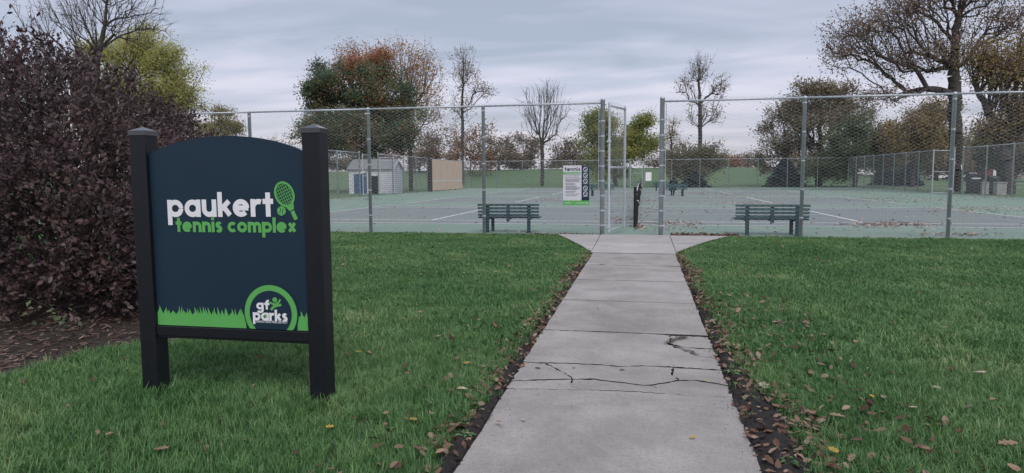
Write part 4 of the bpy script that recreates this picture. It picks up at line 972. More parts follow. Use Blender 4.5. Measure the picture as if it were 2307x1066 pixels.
def tree(name, label, Y, base_px, trunk_px, blobs, leaf, base_r, tip_r=.012, bark='bark', bf=.35, seed=1, group=None, gz=0.0, cat='tree', expo=2.3, shell=2.4, wob=.1, twig=1, clump=True):
    """blobs: (px, py, rx, ry, n, [depth factor]); leaf: None or list of (mat, size, per_cluster, spread, [blob subset])"""
    rs = np.random.default_rng(seed)
    bx = at(base_px, 400, Y)[0]; e = empty(name, (bx, Y, gz)); tag(e, label, cat, group); O = np.array([bx, Y, gz])
    chain = [O+np.array([0, 0, -.1])]
    for px, py in trunk_px: chain.append(at(px, py, Y))
    C = []; BI = []
    for bi, b in enumerate(blobs):
        k = mpp(b[0], b[1], Y); c = at(b[0], b[1], Y); df = b[5] if len(b) > 5 else 1.0
        pts = sample_blob(c, np.array([b[2]*k, b[2]*k*df, b[3]*k]), b[4], rs, shell, clump)
        C += pts; BI += [bi]*len(pts)
    C = np.array(C); BI = np.array(BI); C[:, 2] = np.maximum(C[:, 2], gz+.25)
    P, par = grow(chain, C, bf)
    s0, s1, r0, r1 = limbs(P, par, base_r, tip_r, expo, rs, wob)
    # root flare
    if twig:
        tips = C; k = twig; T0 = np.repeat(tips, k, 0); dr = T0-np.mean(C, 0); dr /= np.linalg.norm(dr, axis=1, keepdims=True)+1e-6
        dd = dr*.7+rs.normal(0, .55, T0.shape)+np.array([0, 0, .25]); sc = mpp(base_px, 300, Y)*rs.uniform(6, 16, len(T0))
        T1 = T0+dd*sc[:, None]; s0 = np.concatenate([s0, T0]); s1 = np.concatenate([s1, T1]); r0 = np.concatenate([r0, np.full(len(T0), tip_r)]); r1 = np.concatenate([r1, np.full(len(T0), tip_r*.6)])
    big = r0 > .06
    Vs, Qs = [], []; off = 0
    for msk, n in ((big, 8), (~big, 4)):
        if msk.any():
            V, Q = tubes(s0[msk]-O, s1[msk]-O, r0[msk], r1[msk], n); Vs.append(V); Qs.append(Q+off); off += len(V)
    arr_obj('trunk', np.concatenate(Vs), np.concatenate(Qs), MT[bark], e, True)
    if leaf:
        for lf in leaf:
            mat, size, per, spread = lf[:4]; size *= .72; per = int(per*1.7); sel = np.ones(len(C), bool) if len(lf) < 5 else np.isin(BI, lf[4])
            cc = np.repeat(C[sel], per, 0); cc = cc+rs.normal(0, spread, cc.shape)*np.array([1, 1, .8]); cc = cc[cc[:, 2] > gz+.12]
            V, Q = leaf_quads(cc-O, size, rs); arr_obj('crown', V, Q, LM[mat], e)
    return e
GT = 'trees beyond the courts'
gh_ = lambda px, Y: float(ground_h(at(px, 400, Y)[0], Y))
# left of the courts
tree('bare_tree', 'bare leafless tree with fanning twigs above the yellow tree at left', 40, 215, [(215, 330), (214, 210), (222, 120), (236, 60), (240, 10)], [(120, 40, 75, 75, 130), (215, 5, 80, 95, 170), (310, 40, 75, 80, 150)], None, .22, .008, 'bark', .6, 3, twig=4, wob=.05, expo=2.0, clump=False, shell=1.6)
tree('yellow_green_tree', 'rounded yellow-green tree behind the left end of the near fence', 46, 330, [(330, 380), (325, 300), (318, 230)], [(325, 205, 105, 110, 330), (240, 125, 62, 52, 110), (375, 165, 58, 75, 150), (320, 300, 118, 70, 160), (200, 230, 80, 90, 100), (310, 108, 66, 42, 110), (400, 240, 38, 60, 80)], [('yellowgreen', .20, 38, .42)], .3, .015, 'bark', .4, 4)
tree('small_autumn_tree', 'small olive-brown tree between the yellow tree and the maple', 64, 490, [(490, 390), (488, 320)], [(478, 285, 48, 40, 120), (500, 262, 22, 22, 40), (525, 300, 20, 30, 40)], [('greenyellow', .24, 16, .4), ('rust', .24, 10, .4)], .16, .015, 'bark', .4, 5)
tree('far_reddish_tree', 'small reddish far tree peeking over the sign panel', 115, 622, [(622, 360)], [(620, 335, 30, 22, 60)], [('rust', .4, 14, .6)], .2, .02, 'bark', .4, 6, gz=gh_(622, 115))
tree('maple_tree', 'dense maple, green low and red at its top, behind the white shed', 57, 812, [(812, 400), (812, 350), (808, 290), (806, 220)],
     [(800, 290, 125, 75, 420), (815, 215, 110, 75, 330), (722, 290, 68, 78, 190), (890, 270, 62, 80, 190), (735, 195, 50, 45, 110), (825, 160, 66, 36, 130), (700, 215, 35, 30, 50), (850, 130, 22, 22, 40)],
     [('maple', .26, 34, .38, [0, 1, 2, 3, 4, 6]), ('maple_red', .26, 26, .38, [5, 7]), ('maple_red', .26, 3, .5, [0, 1, 2, 3, 4, 6])], .34, .016, 'bark', .4, 7)
tree('orange_tree', 'thin-leaved orange tree behind the maple', 62, 926, [(926, 400), (924, 330), (918, 250), (905, 190)], [(900, 150, 85, 62, 200), (955, 180, 50, 85, 130), (800, 135, 50, 42, 90), (960, 250, 40, 36, 55)], [('orange', .24, 9, .40)], .22, .010, 'bark', .6, 8, wob=.06, expo=2.0, clump=False, twig=1)
tree('slender_tree', 'tall slender sparse tree with one limb arching right', 96, 1043, [(1043, 390), (1042, 330), (1042, 270), (1043, 200), (1044, 140), (1042, 100)], [(1042, 150, 34, 58, 90), (1040, 240, 36, 50, 60), (1088, 205, 34, 22, 44), (1062, 180, 30, 34, 34)], [('brown', .30, 6, .45)], .22, .014, 'bark', .3, 9, gz=gh_(1043, 96), wob=.05, twig=1, expo=2.0, clump=False, shell=1.6)
tree('leafless_tree', 'bare forked tree standing before the levee left of the gate', 87, 1222, [(1222, 390), (1222, 350), (1221, 325)], [(1200, 250, 36, 62, 110), (1248, 255, 42, 62, 130), (1218, 300, 54, 35, 70), (1235, 212, 34, 30, 60)], None, .24, .010, 'bark', .48, 10, twig=2, wob=.07, shell=1.5, expo=2.0, clump=False)
tree('green_tree', 'green and yellow leafy tree behind the open gate', 84, 1385, [(1385, 390), (1384, 340)], [(1355, 315, 55, 62, 220), (1345, 265, 32, 38, 80), (1430, 325, 48, 55, 180), (1440, 285, 26, 28, 60), (1390, 370, 80, 38, 130)], [('greenyellow', .34, 26, .55)], .28, .018, 'bark', .4, 11)
tree('pale_sapling', 'pale sparse young tree right behind the right gate post', 92, 1512, [(1512, 380), (1511, 310)], [(1508, 300, 28, 62, 60), (1530, 330, 30, 45, 45)], [('orange', .26, 6, .5), ('greenyellow', .26, 5, .5)], .14, .018, 'bark_grey', .4, 12, gz=gh_(1512, 92))
tree('forked_tree', 'tall sparse forked tree above the right fence panel', 84, 1578, [(1578, 395), (1578, 340), (1577, 290), (1576, 235), (1574, 185)], [(1575, 160, 34, 42, 80), (1543, 195, 28, 26, 40), (1625, 195, 34, 34, 60), (1588, 245, 36, 40, 46), (1612, 262, 24, 34, 30), (1555, 262, 18, 34, 16)], [('brown', .26, 3, .3)], .24, .010, 'bark', .50, 13, twig=2, wob=.05, expo=2.0, shell=1.5, clump=False)
tree('brushy_tree', 'low olive-brown brushy tree below the forked tree', 80, 1565, [(1565, 400), (1562, 360)], [(1560, 365, 62, 42, 200), (1600, 350, 36, 36, 90), (1525, 370, 36, 40, 80)], [('olive', .32, 9, .55), ('brown', .32, 9, .55)], .2, .018, 'bark', .4, 14)
tree('round_brown_tree', 'large round brown-leaved tree left of the oak', 83, 1845, [(1845, 390), (1848, 330), (1850, 260)], [(1850, 290, 110, 100, 380), (1760, 290, 55, 70, 140), (1900, 225, 75, 55, 150), (1810, 215, 55, 45, 100), (1740, 350, 45, 50, 90), (1855, 375, 110, 40, 150)], [('brown', .34, 13, .5), ('olive', .34, 6, .5)], .4, .02, 'bark', .4, 15)
tree('olive_tree', 'dark olive-green tree between the round brown tree and the oak', 76, 1925, [(1925, 395), (1925, 340)], [(1925, 320, 65, 72, 230), (1905, 372, 70, 38, 110), (1975, 350, 40, 50, 80)], [('olive', .32, 30, .5)], .25, .018, 'bark', .4, 16)
tree('brown_understory_tree', 'brown and yellow tree standing behind the oak trunk', 74, 2055, [(2055, 390), (2055, 330)], [(2055, 290, 72, 62, 240), (2105, 330, 50, 48, 110), (2020, 340, 40, 45, 90), (2110, 260, 40, 40, 80)], [('oakyellow', .30, 14, .5), ('brown', .30, 14, .5)], .28, .018, 'bark', .4, 17)
oak_tr = [(2152, 405), (2151, 340), (2152, 270), (2151, 215), (2149, 160), (2152, 100), (2160, 40)]
tree('oak_tree', 'huge spreading oak with thinning brown leaves at the upper right', 57, 2152, oak_tr,
     [(1960, 60, 120, 62, 230), (1905, 115, 70, 55, 110), (2060, 10, 120, 80, 240), (2180, -40, 130, 90, 240), (2040, 130, 110, 55, 200), (2260, 40, 100, 80, 180), (2120, 110, 90, 70, 130), (2000, 210, 90, 36, 60), (2080, -110, 130, 80, 130), (2230, -120, 120, 80, 110)],
     [('oak', .24, 8, .36)], .48, .010, 'bark', .42, 18, shell=1.5, expo=2.0, twig=1, clump=False)
tree('leaning_oak', 'second oak with a leaning forked trunk at the right edge', 50, 2274, [(2270, 400), (2263, 350), (2250, 305), (2228, 255), (2205, 210), (2192, 180)],
     [(2270, 160, 90, 60, 190), (2310, 240, 80, 60, 170), (2215, 130, 50, 55, 90), (2240, 290, 60, 40, 80), (2330, 110, 70, 60, 110)], [('oakyellow', .22, 8, .38), ('oak', .22, 8, .38)], .40, .010, 'bark', .5, 19, shell=1.6, expo=2.0, clump=False)
for i, (px, py, rx, ry, Y, mt, lb) in enumerate((
        (2250, 320, 80, 70, 128, 'olive', 'broad olive tree behind the red brick house'), (2110, 345, 60, 55, 120, 'brown', 'brown tree beyond the right gate leaf'),
        (2330, 330, 60, 70, 118, 'brown', 'brown tree behind the pale house'), (2180, 350, 50, 40, 135, 'olive', 'dark tree behind the brown brick house'), (2020, 355, 45, 40, 110, 'olive', 'dull green tree left of the street'))):
    tree('street_tree', lb, Y, px, [(px, 385), (px, py+ry*.4)], [(px, py, rx, ry, 200), (px-rx*.5, py+ry*.4, rx*.6, ry*.5, 70), (px+rx*.5, py+ry*.35, rx*.6, ry*.5, 70)], [(mt, .50, 22, .9)], .35, .03, 'bark', .4, 30+i, group='trees across the street')
# thickets and bushes on and before the levee
for i, (px, py, rx, ry, Y, mt, n, per, lb) in enumerate((
        (985, 335, 42, 32, 118, 'thicket', 90, 9, 'tangled brown thicket left of the slender tree'), (1060, 330, 48, 42, 112, 'rust', 90, 6, 'rusty thicket round the foot of the slender tree'),
        (1125, 345, 40, 32, 125, 'thicket', 90, 12, 'brown thicket right of the slender tree'), (1175, 348, 38, 30, 130, 'thicket', 90, 16, 'dull purple-brown bush left of the bare forked tree'),
        (1275, 352, 36, 28, 128, 'thicket', 80, 12, 'low brown bush right of the bare forked tree'), (945, 350, 26, 24, 122, 'rust', 50, 8, 'orange-brown bush beside the practice wall'),
        (760, 362, 40, 22, 128, 'thicket', 70, 14, 'greyish bush on the levee left of the shed'), (690, 358, 34, 20, 130, 'thicket', 60, 12, 'far bush behind the sign post'),
        (1645, 362, 24, 18, 140, 'rust', 50, 14, 'far orange bush on the levee'), (1683, 366, 18, 15, 145, 'thicket', 36, 10, 'far grey bush beside the orange one'),
        (875, 358, 40, 26, 124, 'rust', 70, 10, 'brown bush behind the shed roof'), (1330, 366, 40, 18, 126, 'thicket', 60, 12, 'low dark bush behind the rules sign'), (1490, 366, 34, 18, 126, 'thicket', 50, 10, 'low bush behind the right gate post'))):
    if 930 < px < 1300: rx, ry, py, n = rx*1.3, ry*1.35, py-4, int(n*1.5)
    tree('bush', lb, Y, px, [(px, py+ry*.7)], [(px, py, rx, ry, n), (px+rx*.3, py+ry*.5, rx, ry*.6, n//2), (px-rx*.6, py+ry*.55, rx*.6, ry*.45, n//3)], [(mt, .5, per, .7)], .16, .028, 'bark', .3, 60+i, gz=gh_(px, Y), cat='bush', group='bushes along the levee', twig=1)
def spruce(label, px, ytop, Y, wpx, n, seed, gz):
    rs = np.random.default_rng(seed); bx = at(px, 400, Y)[0]; top = at(px, ytop, Y)[2]-gz; wid = wpx*mpp(px, 400, Y)
    e = empty('spruce', (bx, Y, gz)); tag(e, label, 'spruce', 'dark evergreens')
    m = MB(); m.tube([(0, 0, -.05), (0, 0, top*.5), (0, 0, top*.97)], [.14, .09, .02], 7); m.build('trunk', MT['bark'], e)
    t = rs.random(n)**1.5; a = rs.uniform(0, 2*math.pi, n); rad = wid*(1-t)**.8*(.35+.65*rs.random(n)**.5)*(1+.2*np.sin(a*5+t*20))
    C = np.stack([rad*np.cos(a), rad*np.sin(a), .12+t*top*.97-rad*.12], 1); C[:, 2] = np.maximum(C[:, 2], .05)
    V, Q = leaf_quads(C, .34, rs, .35); arr_obj('crown', V, Q, LM['spruce'], e)
spruce('dark blue spruce standing low before the round brown tree', 1768, 352, 79, 46, 5200, 1, 0)
spruce('dark low spruce at the foot of the brushy tree', 1563, 388, 77, 36, 3200, 2, 0)
spruce('far pointed spruce on the levee beside the gap in the trees', 1713, 346, 138, 14, 1500, 3, gh_(1713, 138))
spruce('dark evergreen left of the right gate leaf', 2045, 372, 84, 34, 3600, 4, 0)
spruce('dark evergreen at the far corner of the right fence', 1990, 368, 88, 30, 3000, 5, 0)

# ================================================================== BURGUNDY SHRUB in the foreground
def shrub():
    rs = np.random.default_rng(11); O = np.array([-6.2, 6.75, 0.0]); e = empty('burgundy_shrub', tuple(O)); tag(e, 'large dark burgundy-leaved shrub filling the left edge', 'shrub')
    # crown height profile over x (from the outline), depth follows an oval
    prof_px = [(-420, 70), (-250, 40), (-120, 40), (0, 70), (60, 85), (100, 100), (160, 140), (205, 190), (255, 250), (315, 292), (375, 312)]
    pr = np.array([at(x, y, 6.6)[[0, 2]] for x, y in prof_px]); pr = np.vstack([pr, [[-4.85, 1.45], [-4.7, .9]]])
    top = lambda x: float(np.interp(x, pr[:, 0], pr[:, 1]))
    C = []
    while len(C) < 4000:
        x = rs.uniform(-9.5, -4.68); t = (x+6.9)/2.5; yr = 1.95*math.sqrt(max(.06, 1-t*t)) if abs(t) < 1 else .45
        q = rs.uniform(-1, 1); y = 6.75+q*yr; T = top(x)*(1-.20*q*q)
        z = .08+(T-.16)*rs.random()**.9
        # fill outer shell more
        dep = max(abs(q), z/T)
        if rs.random() > .35+.65*dep**2: continue
        lo = .08+.10*abs(q)
        if z < lo: continue
        if mnoise.noise(Vector((x*1.7, y*1.7, z*1.7))) < -.36: continue
        C.append((x, y, z))
    C = np.array(C)
    trunk = [O+np.array([0, 0, -.05]), O+np.array([0, 0, .12])]
    P, par = grow(trunk, C, .5); s0, s1, r0, r1 = limbs(P, par, .07, .004, 2.0, rs, .08)
    # several stems from the ground
    V, Q = tubes(s0-O, s1-O, np.minimum(r0, .03), np.minimum(r1, .03), 5); arr_obj('stems', V, Q, MT['bark'], e, True)
    # leafy shoots: leaves set along arching twigs
    n = len(C); K = 4; base = np.repeat(C, K, 0)+rs.normal(0, .07, (n*K, 3)); out = base-np.array([-6.6, 6.75, .9]); out /= np.linalg.norm(out, axis=1, keepdims=True)
    d = out*.8+rs.normal(0, .45, base.shape)+np.array([0, 0, .45]); d /= np.linalg.norm(d, axis=1, keepdims=True)
    L = rs.uniform(.14, .34, len(base))*(1+.9*(rs.random(len(base)) < .10))
    tip = base+d*L[:, None]
    V, Q = tubes(base-O, tip-O, np.full(len(base), .003), np.full(len(base), .0012), 3); arr_obj('twigs', V, Q, MT['bark'], e)['kind'] = 'stuff'
    VV = []; QQ = []; off = 0; M = 8
    for k in range(M):
        tt = (k+.6)/M; c = base+d*(L*tt)[:, None]
        side = np.cross(d, rs.normal(size=d.shape)); side /= np.linalg.norm(side, axis=1, keepdims=True)
        u = side*.8+d*.65+np.array([0, 0, -.18]); u /= np.linalg.norm(u, axis=1, keepdims=True)
        v = np.cross(u, d+rs.normal(0, .3, d.shape)); v /= np.maximum(np.linalg.norm(v, axis=1, keepdims=True), 1e-6); nn = np.cross(u, v)
        s = (.024+.052*rs.random(len(c))**1.4)[:, None]; w = s*.25
        # pointed leaf: base, 2 shoulders, 2 mids, tip, bent down the length
        p0 = c; p1 = c+u*s*.35+v*w-nn*s*.03; p2 = c+u*s*.70+v*w*.8-nn*s*.10; p3 = c+u*s-nn*s*.22; p4 = c+u*s*.70-v*w*.8-nn*s*.10; p5 = c+u*s*.35-v*w-nn*s*.03
        V = np.stack([p0, p1, p2, p3, p4, p5], 1).reshape(-1, 3)-O; b = (np.arange(len(c))*6)[:, None]+off
        QQ += [b+np.array([0, 1, 2, 3]), b+np.array([0, 3, 4, 5])]; VV.append(V); off += len(V)
    arr_obj('crown', np.concatenate(VV), np.concatenate(QQ), LM['burgundy'], e)
    # a few dull green maple-like leaves low on the left
shrub()
for i, (px, py, lb) in enumerate(((130, 745, 'small green-leaved sprout at the foot of the burgundy shrub'),)):
    rs = np.random.default_rng(80+i); q = gp(px, py+35) if i == 0 else gp(px, 800); e = empty('seedling', (q[0], q[1], .012)); tag(e, lb, 'seedling')
    hh = .28 if i == 0 else .75; n = 40 if i == 0 else 60
    m = MB(); m.tube([(0, 0, 0), (.02, .01, hh*.6), (.0, .03, hh)], [.006, .004, .002], 5); m.build('stem', MT['bark'], e)
    C = rs.normal(0, .11 if i == 0 else .20, (n, 3))*np.array([1, .8, .7])+np.array([0, 0, hh*.75]); C = C[C[:, 2] > .04]
    V, Q = leaf_quads(C, .055, rs, .7, .3); arr_obj('leaves', V, Q, LM['olive'], e)

# ================================================================== GRASS
def make_tuft(seed, nb, spread, h0, h1, w):
    rs = np.random.default_rng(seed); V = []; F = []
    for _ in range(nb):
        x, y = rs.normal(0, spread, 2); a = rs.uniform(0, 2*math.pi); h = rs.uniform(h0, h1); lean = rs.uniform(.1, 1.15)*h; ww = w*rs.uniform(.7, 1.3)
        dx, dy = math.cos(a), math.sin(a); px_, py_ = -dy*ww/2, dx*ww/2; b = len(V)
        V += [(x-px_, y-py_, 0), (x+px_, y+py_, 0), (x+dx*lean*.35+px_*.85, y+dy*lean*.35+py_*.85, h*.6), (x+dx*lean*.35-px_*.85, y+dy*lean*.35-py_*.85, h*.6), (x+dx*lean, y+dy*lean, h*rs.uniform(.8, 1.0))]
        F += [(b, b+1, b+2, b+3), (b+3, b+2, b+4)]
    me = bpy.data.meshes.new('tuft'); me.from_pydata(V, [], F); me.materials.append(MT['grass']); return bpy.data.objects.new('grass_tuft_source', me)
def scatter(name, pts, rot, scl, pick, sources, label):
    cl = bpy.data.collections.new(name+'_sources')
    for i, s in enumerate(sources): s.name = 'src_%02d_%s' % (i, name); cl.objects.link(s)
    me = bpy.data.meshes.new(name); me.vertices.add(len(pts)); me.vertices.foreach_set('co', np.asarray(pts, np.float32).ravel())
    for an, ty, arr in (('rot', 'FLOAT_VECTOR', rot), ('scl', 'FLOAT', scl), ('pick', 'INT', pick)):
        at_ = me.attributes.new(an, ty, 'POINT'); at_.data.foreach_set('vector' if ty == 'FLOAT_VECTOR' else 'value', np.asarray(arr, np.float32 if ty != 'INT' else np.int32).ravel())
    o = bpy.data.objects.new(name, me); col.objects.link(o); me.materials.append(MT['grass'])
    ng = bpy.data.node_groups.new(name, 'GeometryNodeTree'); ng.interface.new_socket('Geometry', in_out='INPUT', socket_type='NodeSocketGeometry'); ng.interface.new_socket('Geometry', in_out='OUTPUT', socket_type='NodeSocketGeometry')
    N = ng.nodes; gi = N.new('NodeGroupInput'); go = N.new('NodeGroupOutput'); ip = N.new('GeometryNodeInstanceOnPoints'); ci = N.new('GeometryNodeCollectionInfo')
    ci.inputs['Collection'].default_value = cl; ci.inputs['Separate Children'].default_value = True; ci.inputs['Reset Children'].default_value = True
    def na(n, ty): k = N.new('GeometryNodeInputNamedAttribute'); k.data_type = ty; k.inputs['Name'].default_value = n; return k.outputs[0]
    L = ng.links; L.new(gi.outputs[0], ip.inputs['Points']); L.new(ci.outputs[0], ip.inputs['Instance']); ip.inputs['Pick Instance'].default_value = True
    L.new(na('pick', 'INT'), ip.inputs['Instance Index']); L.new(na('rot', 'FLOAT_VECTOR'), ip.inputs['Rotation']); L.new(na('scl', 'FLOAT'), ip.inputs['Scale']); L.new(ip.outputs[0], go.inputs[0])
    md = o.modifiers.new('scatter', 'NODES'); md.node_group = ng
    tag(o, label, 'grass', kind='stuff'); return o
tufts = [make_tuft(i, 18, .024, .03, .08, .0036) for i in range(3)] + [make_tuft(10+i, 22, .05, .035, .07, .0075) for i in range(2)] + [make_tuft(20, 12, .02, .07, .13, .0045)]
P_, R_, S_, K_ = [], [], [], []
def lawn_ok(x, y):
    if y > FENCE_Y-.17: return False
    sw = soil_w(y, 1)*.8; sl = soil_w(y, -1)*.8
    if y < 12.2 and PL-sl < x < PR+sw: return random.random() < .02 and not (PL < x < PR)
    if in_apron(x, y): return False
    if pip(x, y, bedp): return False
    return True
def zone(y0, y1, dens, kinds, sc0, sc1):
    area = 0; y = y0
    n = int(dens*(y1-y0)*1.75*(y0+y1)/2*1.0)
    for _ in range(n):
        y = math.sqrt(random.uniform(y0*y0, y1*y1)); x = random.uniform(-1.18*y-.6, .62*y+.9)
        if not lawn_ok(x, y): continue
        nz = mnoise.noise(Vector((x*.9, y*.9, 2.0)))
        P_.append((x, y, .004)); R_.append((random.uniform(-.2, .2), random.uniform(-.2, .2), random.uniform(0, 6.28))); S_.append(random.uniform(sc0, sc1)*(1+.25*nz)); K_.append(random.choice(kinds))
zone(2.2, 5.2, 1000, (0, 1, 2, 0, 1, 2, 0, 1, 2, 0, 1, 2, 5), .7, 1.15)
zone(5.2, 8.5, 520, (0, 1, 2, 3, 4, 3, 4, 5), .75, 1.15)
zone(8.5, 15.5, 300, (3, 4), .75, 1.1)
# longer tufts round the sign posts
for xc in (-3.07, -1.912):
    for _ in range(60):
        a = random.uniform(0, 6.28); r_ = .07+random.random()*.06; P_.append((xc+r_*math.cos(a), SY+.056+r_*math.sin(a), .004)); R_.append((0, 0, a)); S_.append(random.uniform(.8, 1.25)); K_.append(random.choice((0, 1, 5)))
scatter('lawn_grass', P_, R_, S_, K_, tufts, 'short green lawn grass blades')

# ================================================================== FALLEN LEAVES
def leaf_shape(kind, seed):
    rs = np.random.default_rng(seed)
    if kind == 0:   # oval, pointed
        out = [(0, 0), (.22, .20), (.5, .27), (.78, .18), (1.0, 0), (.78, -.18), (.5, -.27), (.22, -.20)]
    else:           # lobed oak / maple
        out = [(0, 0), (.18, .10), (.24, .30), (.40, .16), (.52, .40), (.66, .17), (.80, .28), (1.0, 0), (.80, -.28), (.66, -.17), (.52, -.40), (.40, -.16), (.24, -.30), (.18, -.10)]
    cu = rs.uniform(-.5, .9); tw = rs.uniform(-.5, .5); fold = rs.uniform(.1, .7)
    Z = lambda x, y: .30*cu*(x-.5)**2+fold*abs(y)*.55+tw*(x-.5)*y
    V = [(x-.5, y, Z(x, y)) for x, y in out]+[(.0, 0, Z(.5, 0)*.2)]
    z0 = min(v[2] for v in V); V = [(a, b, c-z0) for a, b, c in V]
    n = len(out); cI = n; F = []
    for i in range(n):
        a, b = i, (i+1) % n; xm = (out[a][0]+out[b][0])/2; F.append((cI, a, b))
    return V, F
SHAPES = [leaf_shape(0, i) for i in range(6)]+[leaf_shape(1, 20+i) for i in range(3)]
def litter(name, pts, label, mat, s0, s1, seed, tilt=.35):
    rs = np.random.default_rng(seed); VV = []; TT = []; off = 0
    for (x, y, z) in pts:
        V, F = SHAPES[rs.integers(len(SHAPES))]; s = rs.uniform(s0, s1); M = Matrix.Rotation(rs.uniform(0, 6.28), 3, 'Z') @ Matrix.Rotation(rs.normal(0, tilt), 3, 'X') @ Matrix.Rotation(rs.normal(0, tilt), 3, 'Y')
        A = np.array(V)*s @ np.array(M).T; A[:, 2] -= A[:, 2].min()*.9; VV.append(A+np.array([x, y, z])); TT.append(np.array(F)+off); off += len(V)
    o = arr_obj(name, np.concatenate(VV), np.concatenate(TT), mat); tag(o, label, 'leaves', kind='stuff'); return o
rl = random.Random(21)
pts = []
for side in (-1, 1):
    for _ in range(2500 if side > 0 else 1900):
        y = 2.4+9.6*rl.random()**(.9); 
        if mnoise.noise(Vector((y*2.2, side*7, 1))) < -.25+.5*rl.random()-.25: continue
        w = soil_w(y, side); xe = PR if side > 0 else PL
        x = xe+side*(rl.random()**.7*(w+.10)-.01); pts.append((x, y, .018+rl.random()*.02))
litter('edge_leaf_litter', pts, 'brown and tan fallen leaves lining the path edges', LM['litter'], .028, .066, 1)
pts = []
for x0, x1, n in ((-2.6, -.95, 420), (.62, 2.1, 520), (2.1, 6.5, 190), (-8, -2.6, 260)):
    for _ in range(n): pts.append((rl.uniform(x0, x1), FENCE_Y-.13+rl.gauss(0, .055)+.05, .03+abs(rl.gauss(0, .025)) if -2 < x0 < 2 else .02))
litter('fence_leaf_litter', pts, 'reddish-brown leaves drifted along the foot of the near fence', LM['litter'], .045, .09, 2)
pts = []
for _ in range(900):
    y = math.sqrt(rl.uniform(5, 235)); x = rl.uniform(-1.1*y-.5, .62*y+.8)
    if lawn_ok(x, y): pts.append((x, y, .035+rl.random()*.02))
for _ in range(420):
    y = rl.uniform(2.4, 8); x = PR+soil_w(y, 1)+abs(rl.gauss(0, .5)); pts.append((x, y, .03+rl.random()*.025))
for _ in range(140):
    y = rl.uniform(2.4, 8); x = PL-soil_w(y, -1)-abs(rl.gauss(0, .35)); pts.append((x, y, .03+rl.random()*.025))
litter('lawn_leaf_litter', pts, 'small brown leaves scattered through the lawn', LM['litter'], .028, .07, 3)
pts = []
def cl(px, py, sx, sy, n):
    for _ in range(n):
        q = gp(px+rl.gauss(0, sx), py+rl.gauss(0, sy)) if py else None
        if q is not None and FENCE_Y+.1 < q[1] < FAR_Y-.1 and SIDE_L < q[0] < SIDE_R: pts.append((q[0], q[1], .017))
for a in ((1525, 505, 35, 3, 150), (2000, 507, 60, 3.5, 330), (1985, 447, 45, 4, 230), (1420, 443, 18, 5, 130), (1445, 465, 25, 12, 190), (1640, 441, 45, 3, 240), (1700, 459, 60, 2, 200), (2180, 474, 60, 4, 230), (2150, 530, 45, 3, 90),
          (1435, 512, 8, 3, 60), (1400, 495, 20, 4, 110), (1950, 430, 60, 3, 220), (2230, 445, 60, 3, 190), (1240, 452, 40, 3, 120), (800, 449, 40, 2, 220), (1850, 430, 60, 4, 150), (1590, 436, 30, 2, 150), (2060, 452, 60, 4, 160), (1500, 516, 50, 5, 60)): cl(*a)
for _ in range(1900):
    y = FENCE_Y+.3+57*rl.random()**1.35; x = rl.uniform(SIDE_L+.3, SIDE_R-.3); 
    if x < -4 and rl.random() < .35: continue
    pts.append((x, y, .017))
litter('court_leaf_litter', pts, 'pale dry leaves blown over the courts', LM['litter_far'], .06, .12, 4, .25)
# soil crumbs on the path edge
V = []; Q = []
for _ in range(420):
    side = rl.choice((-1, 1, 1)); y = 2.5+8*rl.random(); xe = PR if side > 0 else PL; x = xe-side*abs(rl.gauss(0, .05)) if rl.random() < .8 else rl.uniform(PL, PR); s = rl.uniform(.0015, .005)
    b = len(V); V += [(x+s, y, .036), (x, y+s, .036), (x-s, y, .036), (x, y-s, .036), (x, y, .036+s)]; Q += [(b, b+1, b+4), (b+1, b+2, b+4), (b+2, b+3, b+4), (b+3, b, b+4)]
tag(arr_obj('soil_crumbs', V, Q, MT['soil']), 'tiny dark soil crumbs strewn on the path', 'soil', kind='stuff')
# single leaves that stand out in the photograph
SINGLE = {}
def single(px, py, colr, shape, size, label, group=None, z=.036, rz=None):
    key = (colr, shape)
    if key not in SINGLE:
        me = bpy.data.meshes.new('fallen_leaf'); V, F = SHAPES[shape]; me.from_pydata(V, [], F); me.materials.append(LM['single_'+colr]); SINGLE[key] = me
    q = gp(px, py, z); o = bpy.data.objects.new('fallen_leaf', SINGLE[key]); col.objects.link(o)
    o.location = (q[0], q[1], z); o.scale = (size*.78,)*3; o.rotation_euler = (rl.uniform(-.15, .15), rl.uniform(-.15, .15), rl.uniform(0, 6.28) if rz is None else rz); tag(o, label, 'leaf', group)
single(1562, 984, 'yellow', 0, .06, 'yellow leaf alone on the nearest path slab, right side', rz=.5)
single(1180, 945, 'pale', 1, .05, 'pale leaf alone on the nearest path slab, left side')
single(1402, 833, 'brown', 2, .06, 'brown leaf on the cracked slab near mid path')
single(1293, 828, 'tan', 7, .045, 'small tan leaf on the cracked slab left of centre')
single(1212, 829, 'brown', 0, .06, 'reddish-brown leaf at the left end of the cracked slab', rz=0)
single(1588, 857, 'yellow', 3, .035, 'tiny yellow leaf lying in the crack near the right edge')
single(1384, 650, 'brown', 4, .07, 'dark curled leaf on the path three slabs before the apron')
single(1347, 697, 'brown', 1, .06, 'brown leaf at the left of the fourth slab from the apron')
single(1458, 712, 'orange', 2, .05, 'rusty leaf right of centre on the middle path slab')
single(1356, 597, 'orange', 7, .16, 'rusty leaf cluster on the path slab next to the apron')
single(1377, 608, 'brown', 8, .10, 'dark leaf on the path slab next to the apron')
single(1178, 822, 'orange', 0, .085, 'orange leaf on the soil at the left edge by the cracked slab', z=.045)
single(1050, 817, 'yellow', 6, .10, 'bright yellow leaf in the grass left of the path', z=.06)
single(932, 944, 'yellow', 0, .085, 'upright pale yellow leaf in the grass between sign and path', z=.06)
single(1042, 876, 'pale', 2, .095, 'long pale leaf in the grass just left of the path', z=.06, rz=.2)
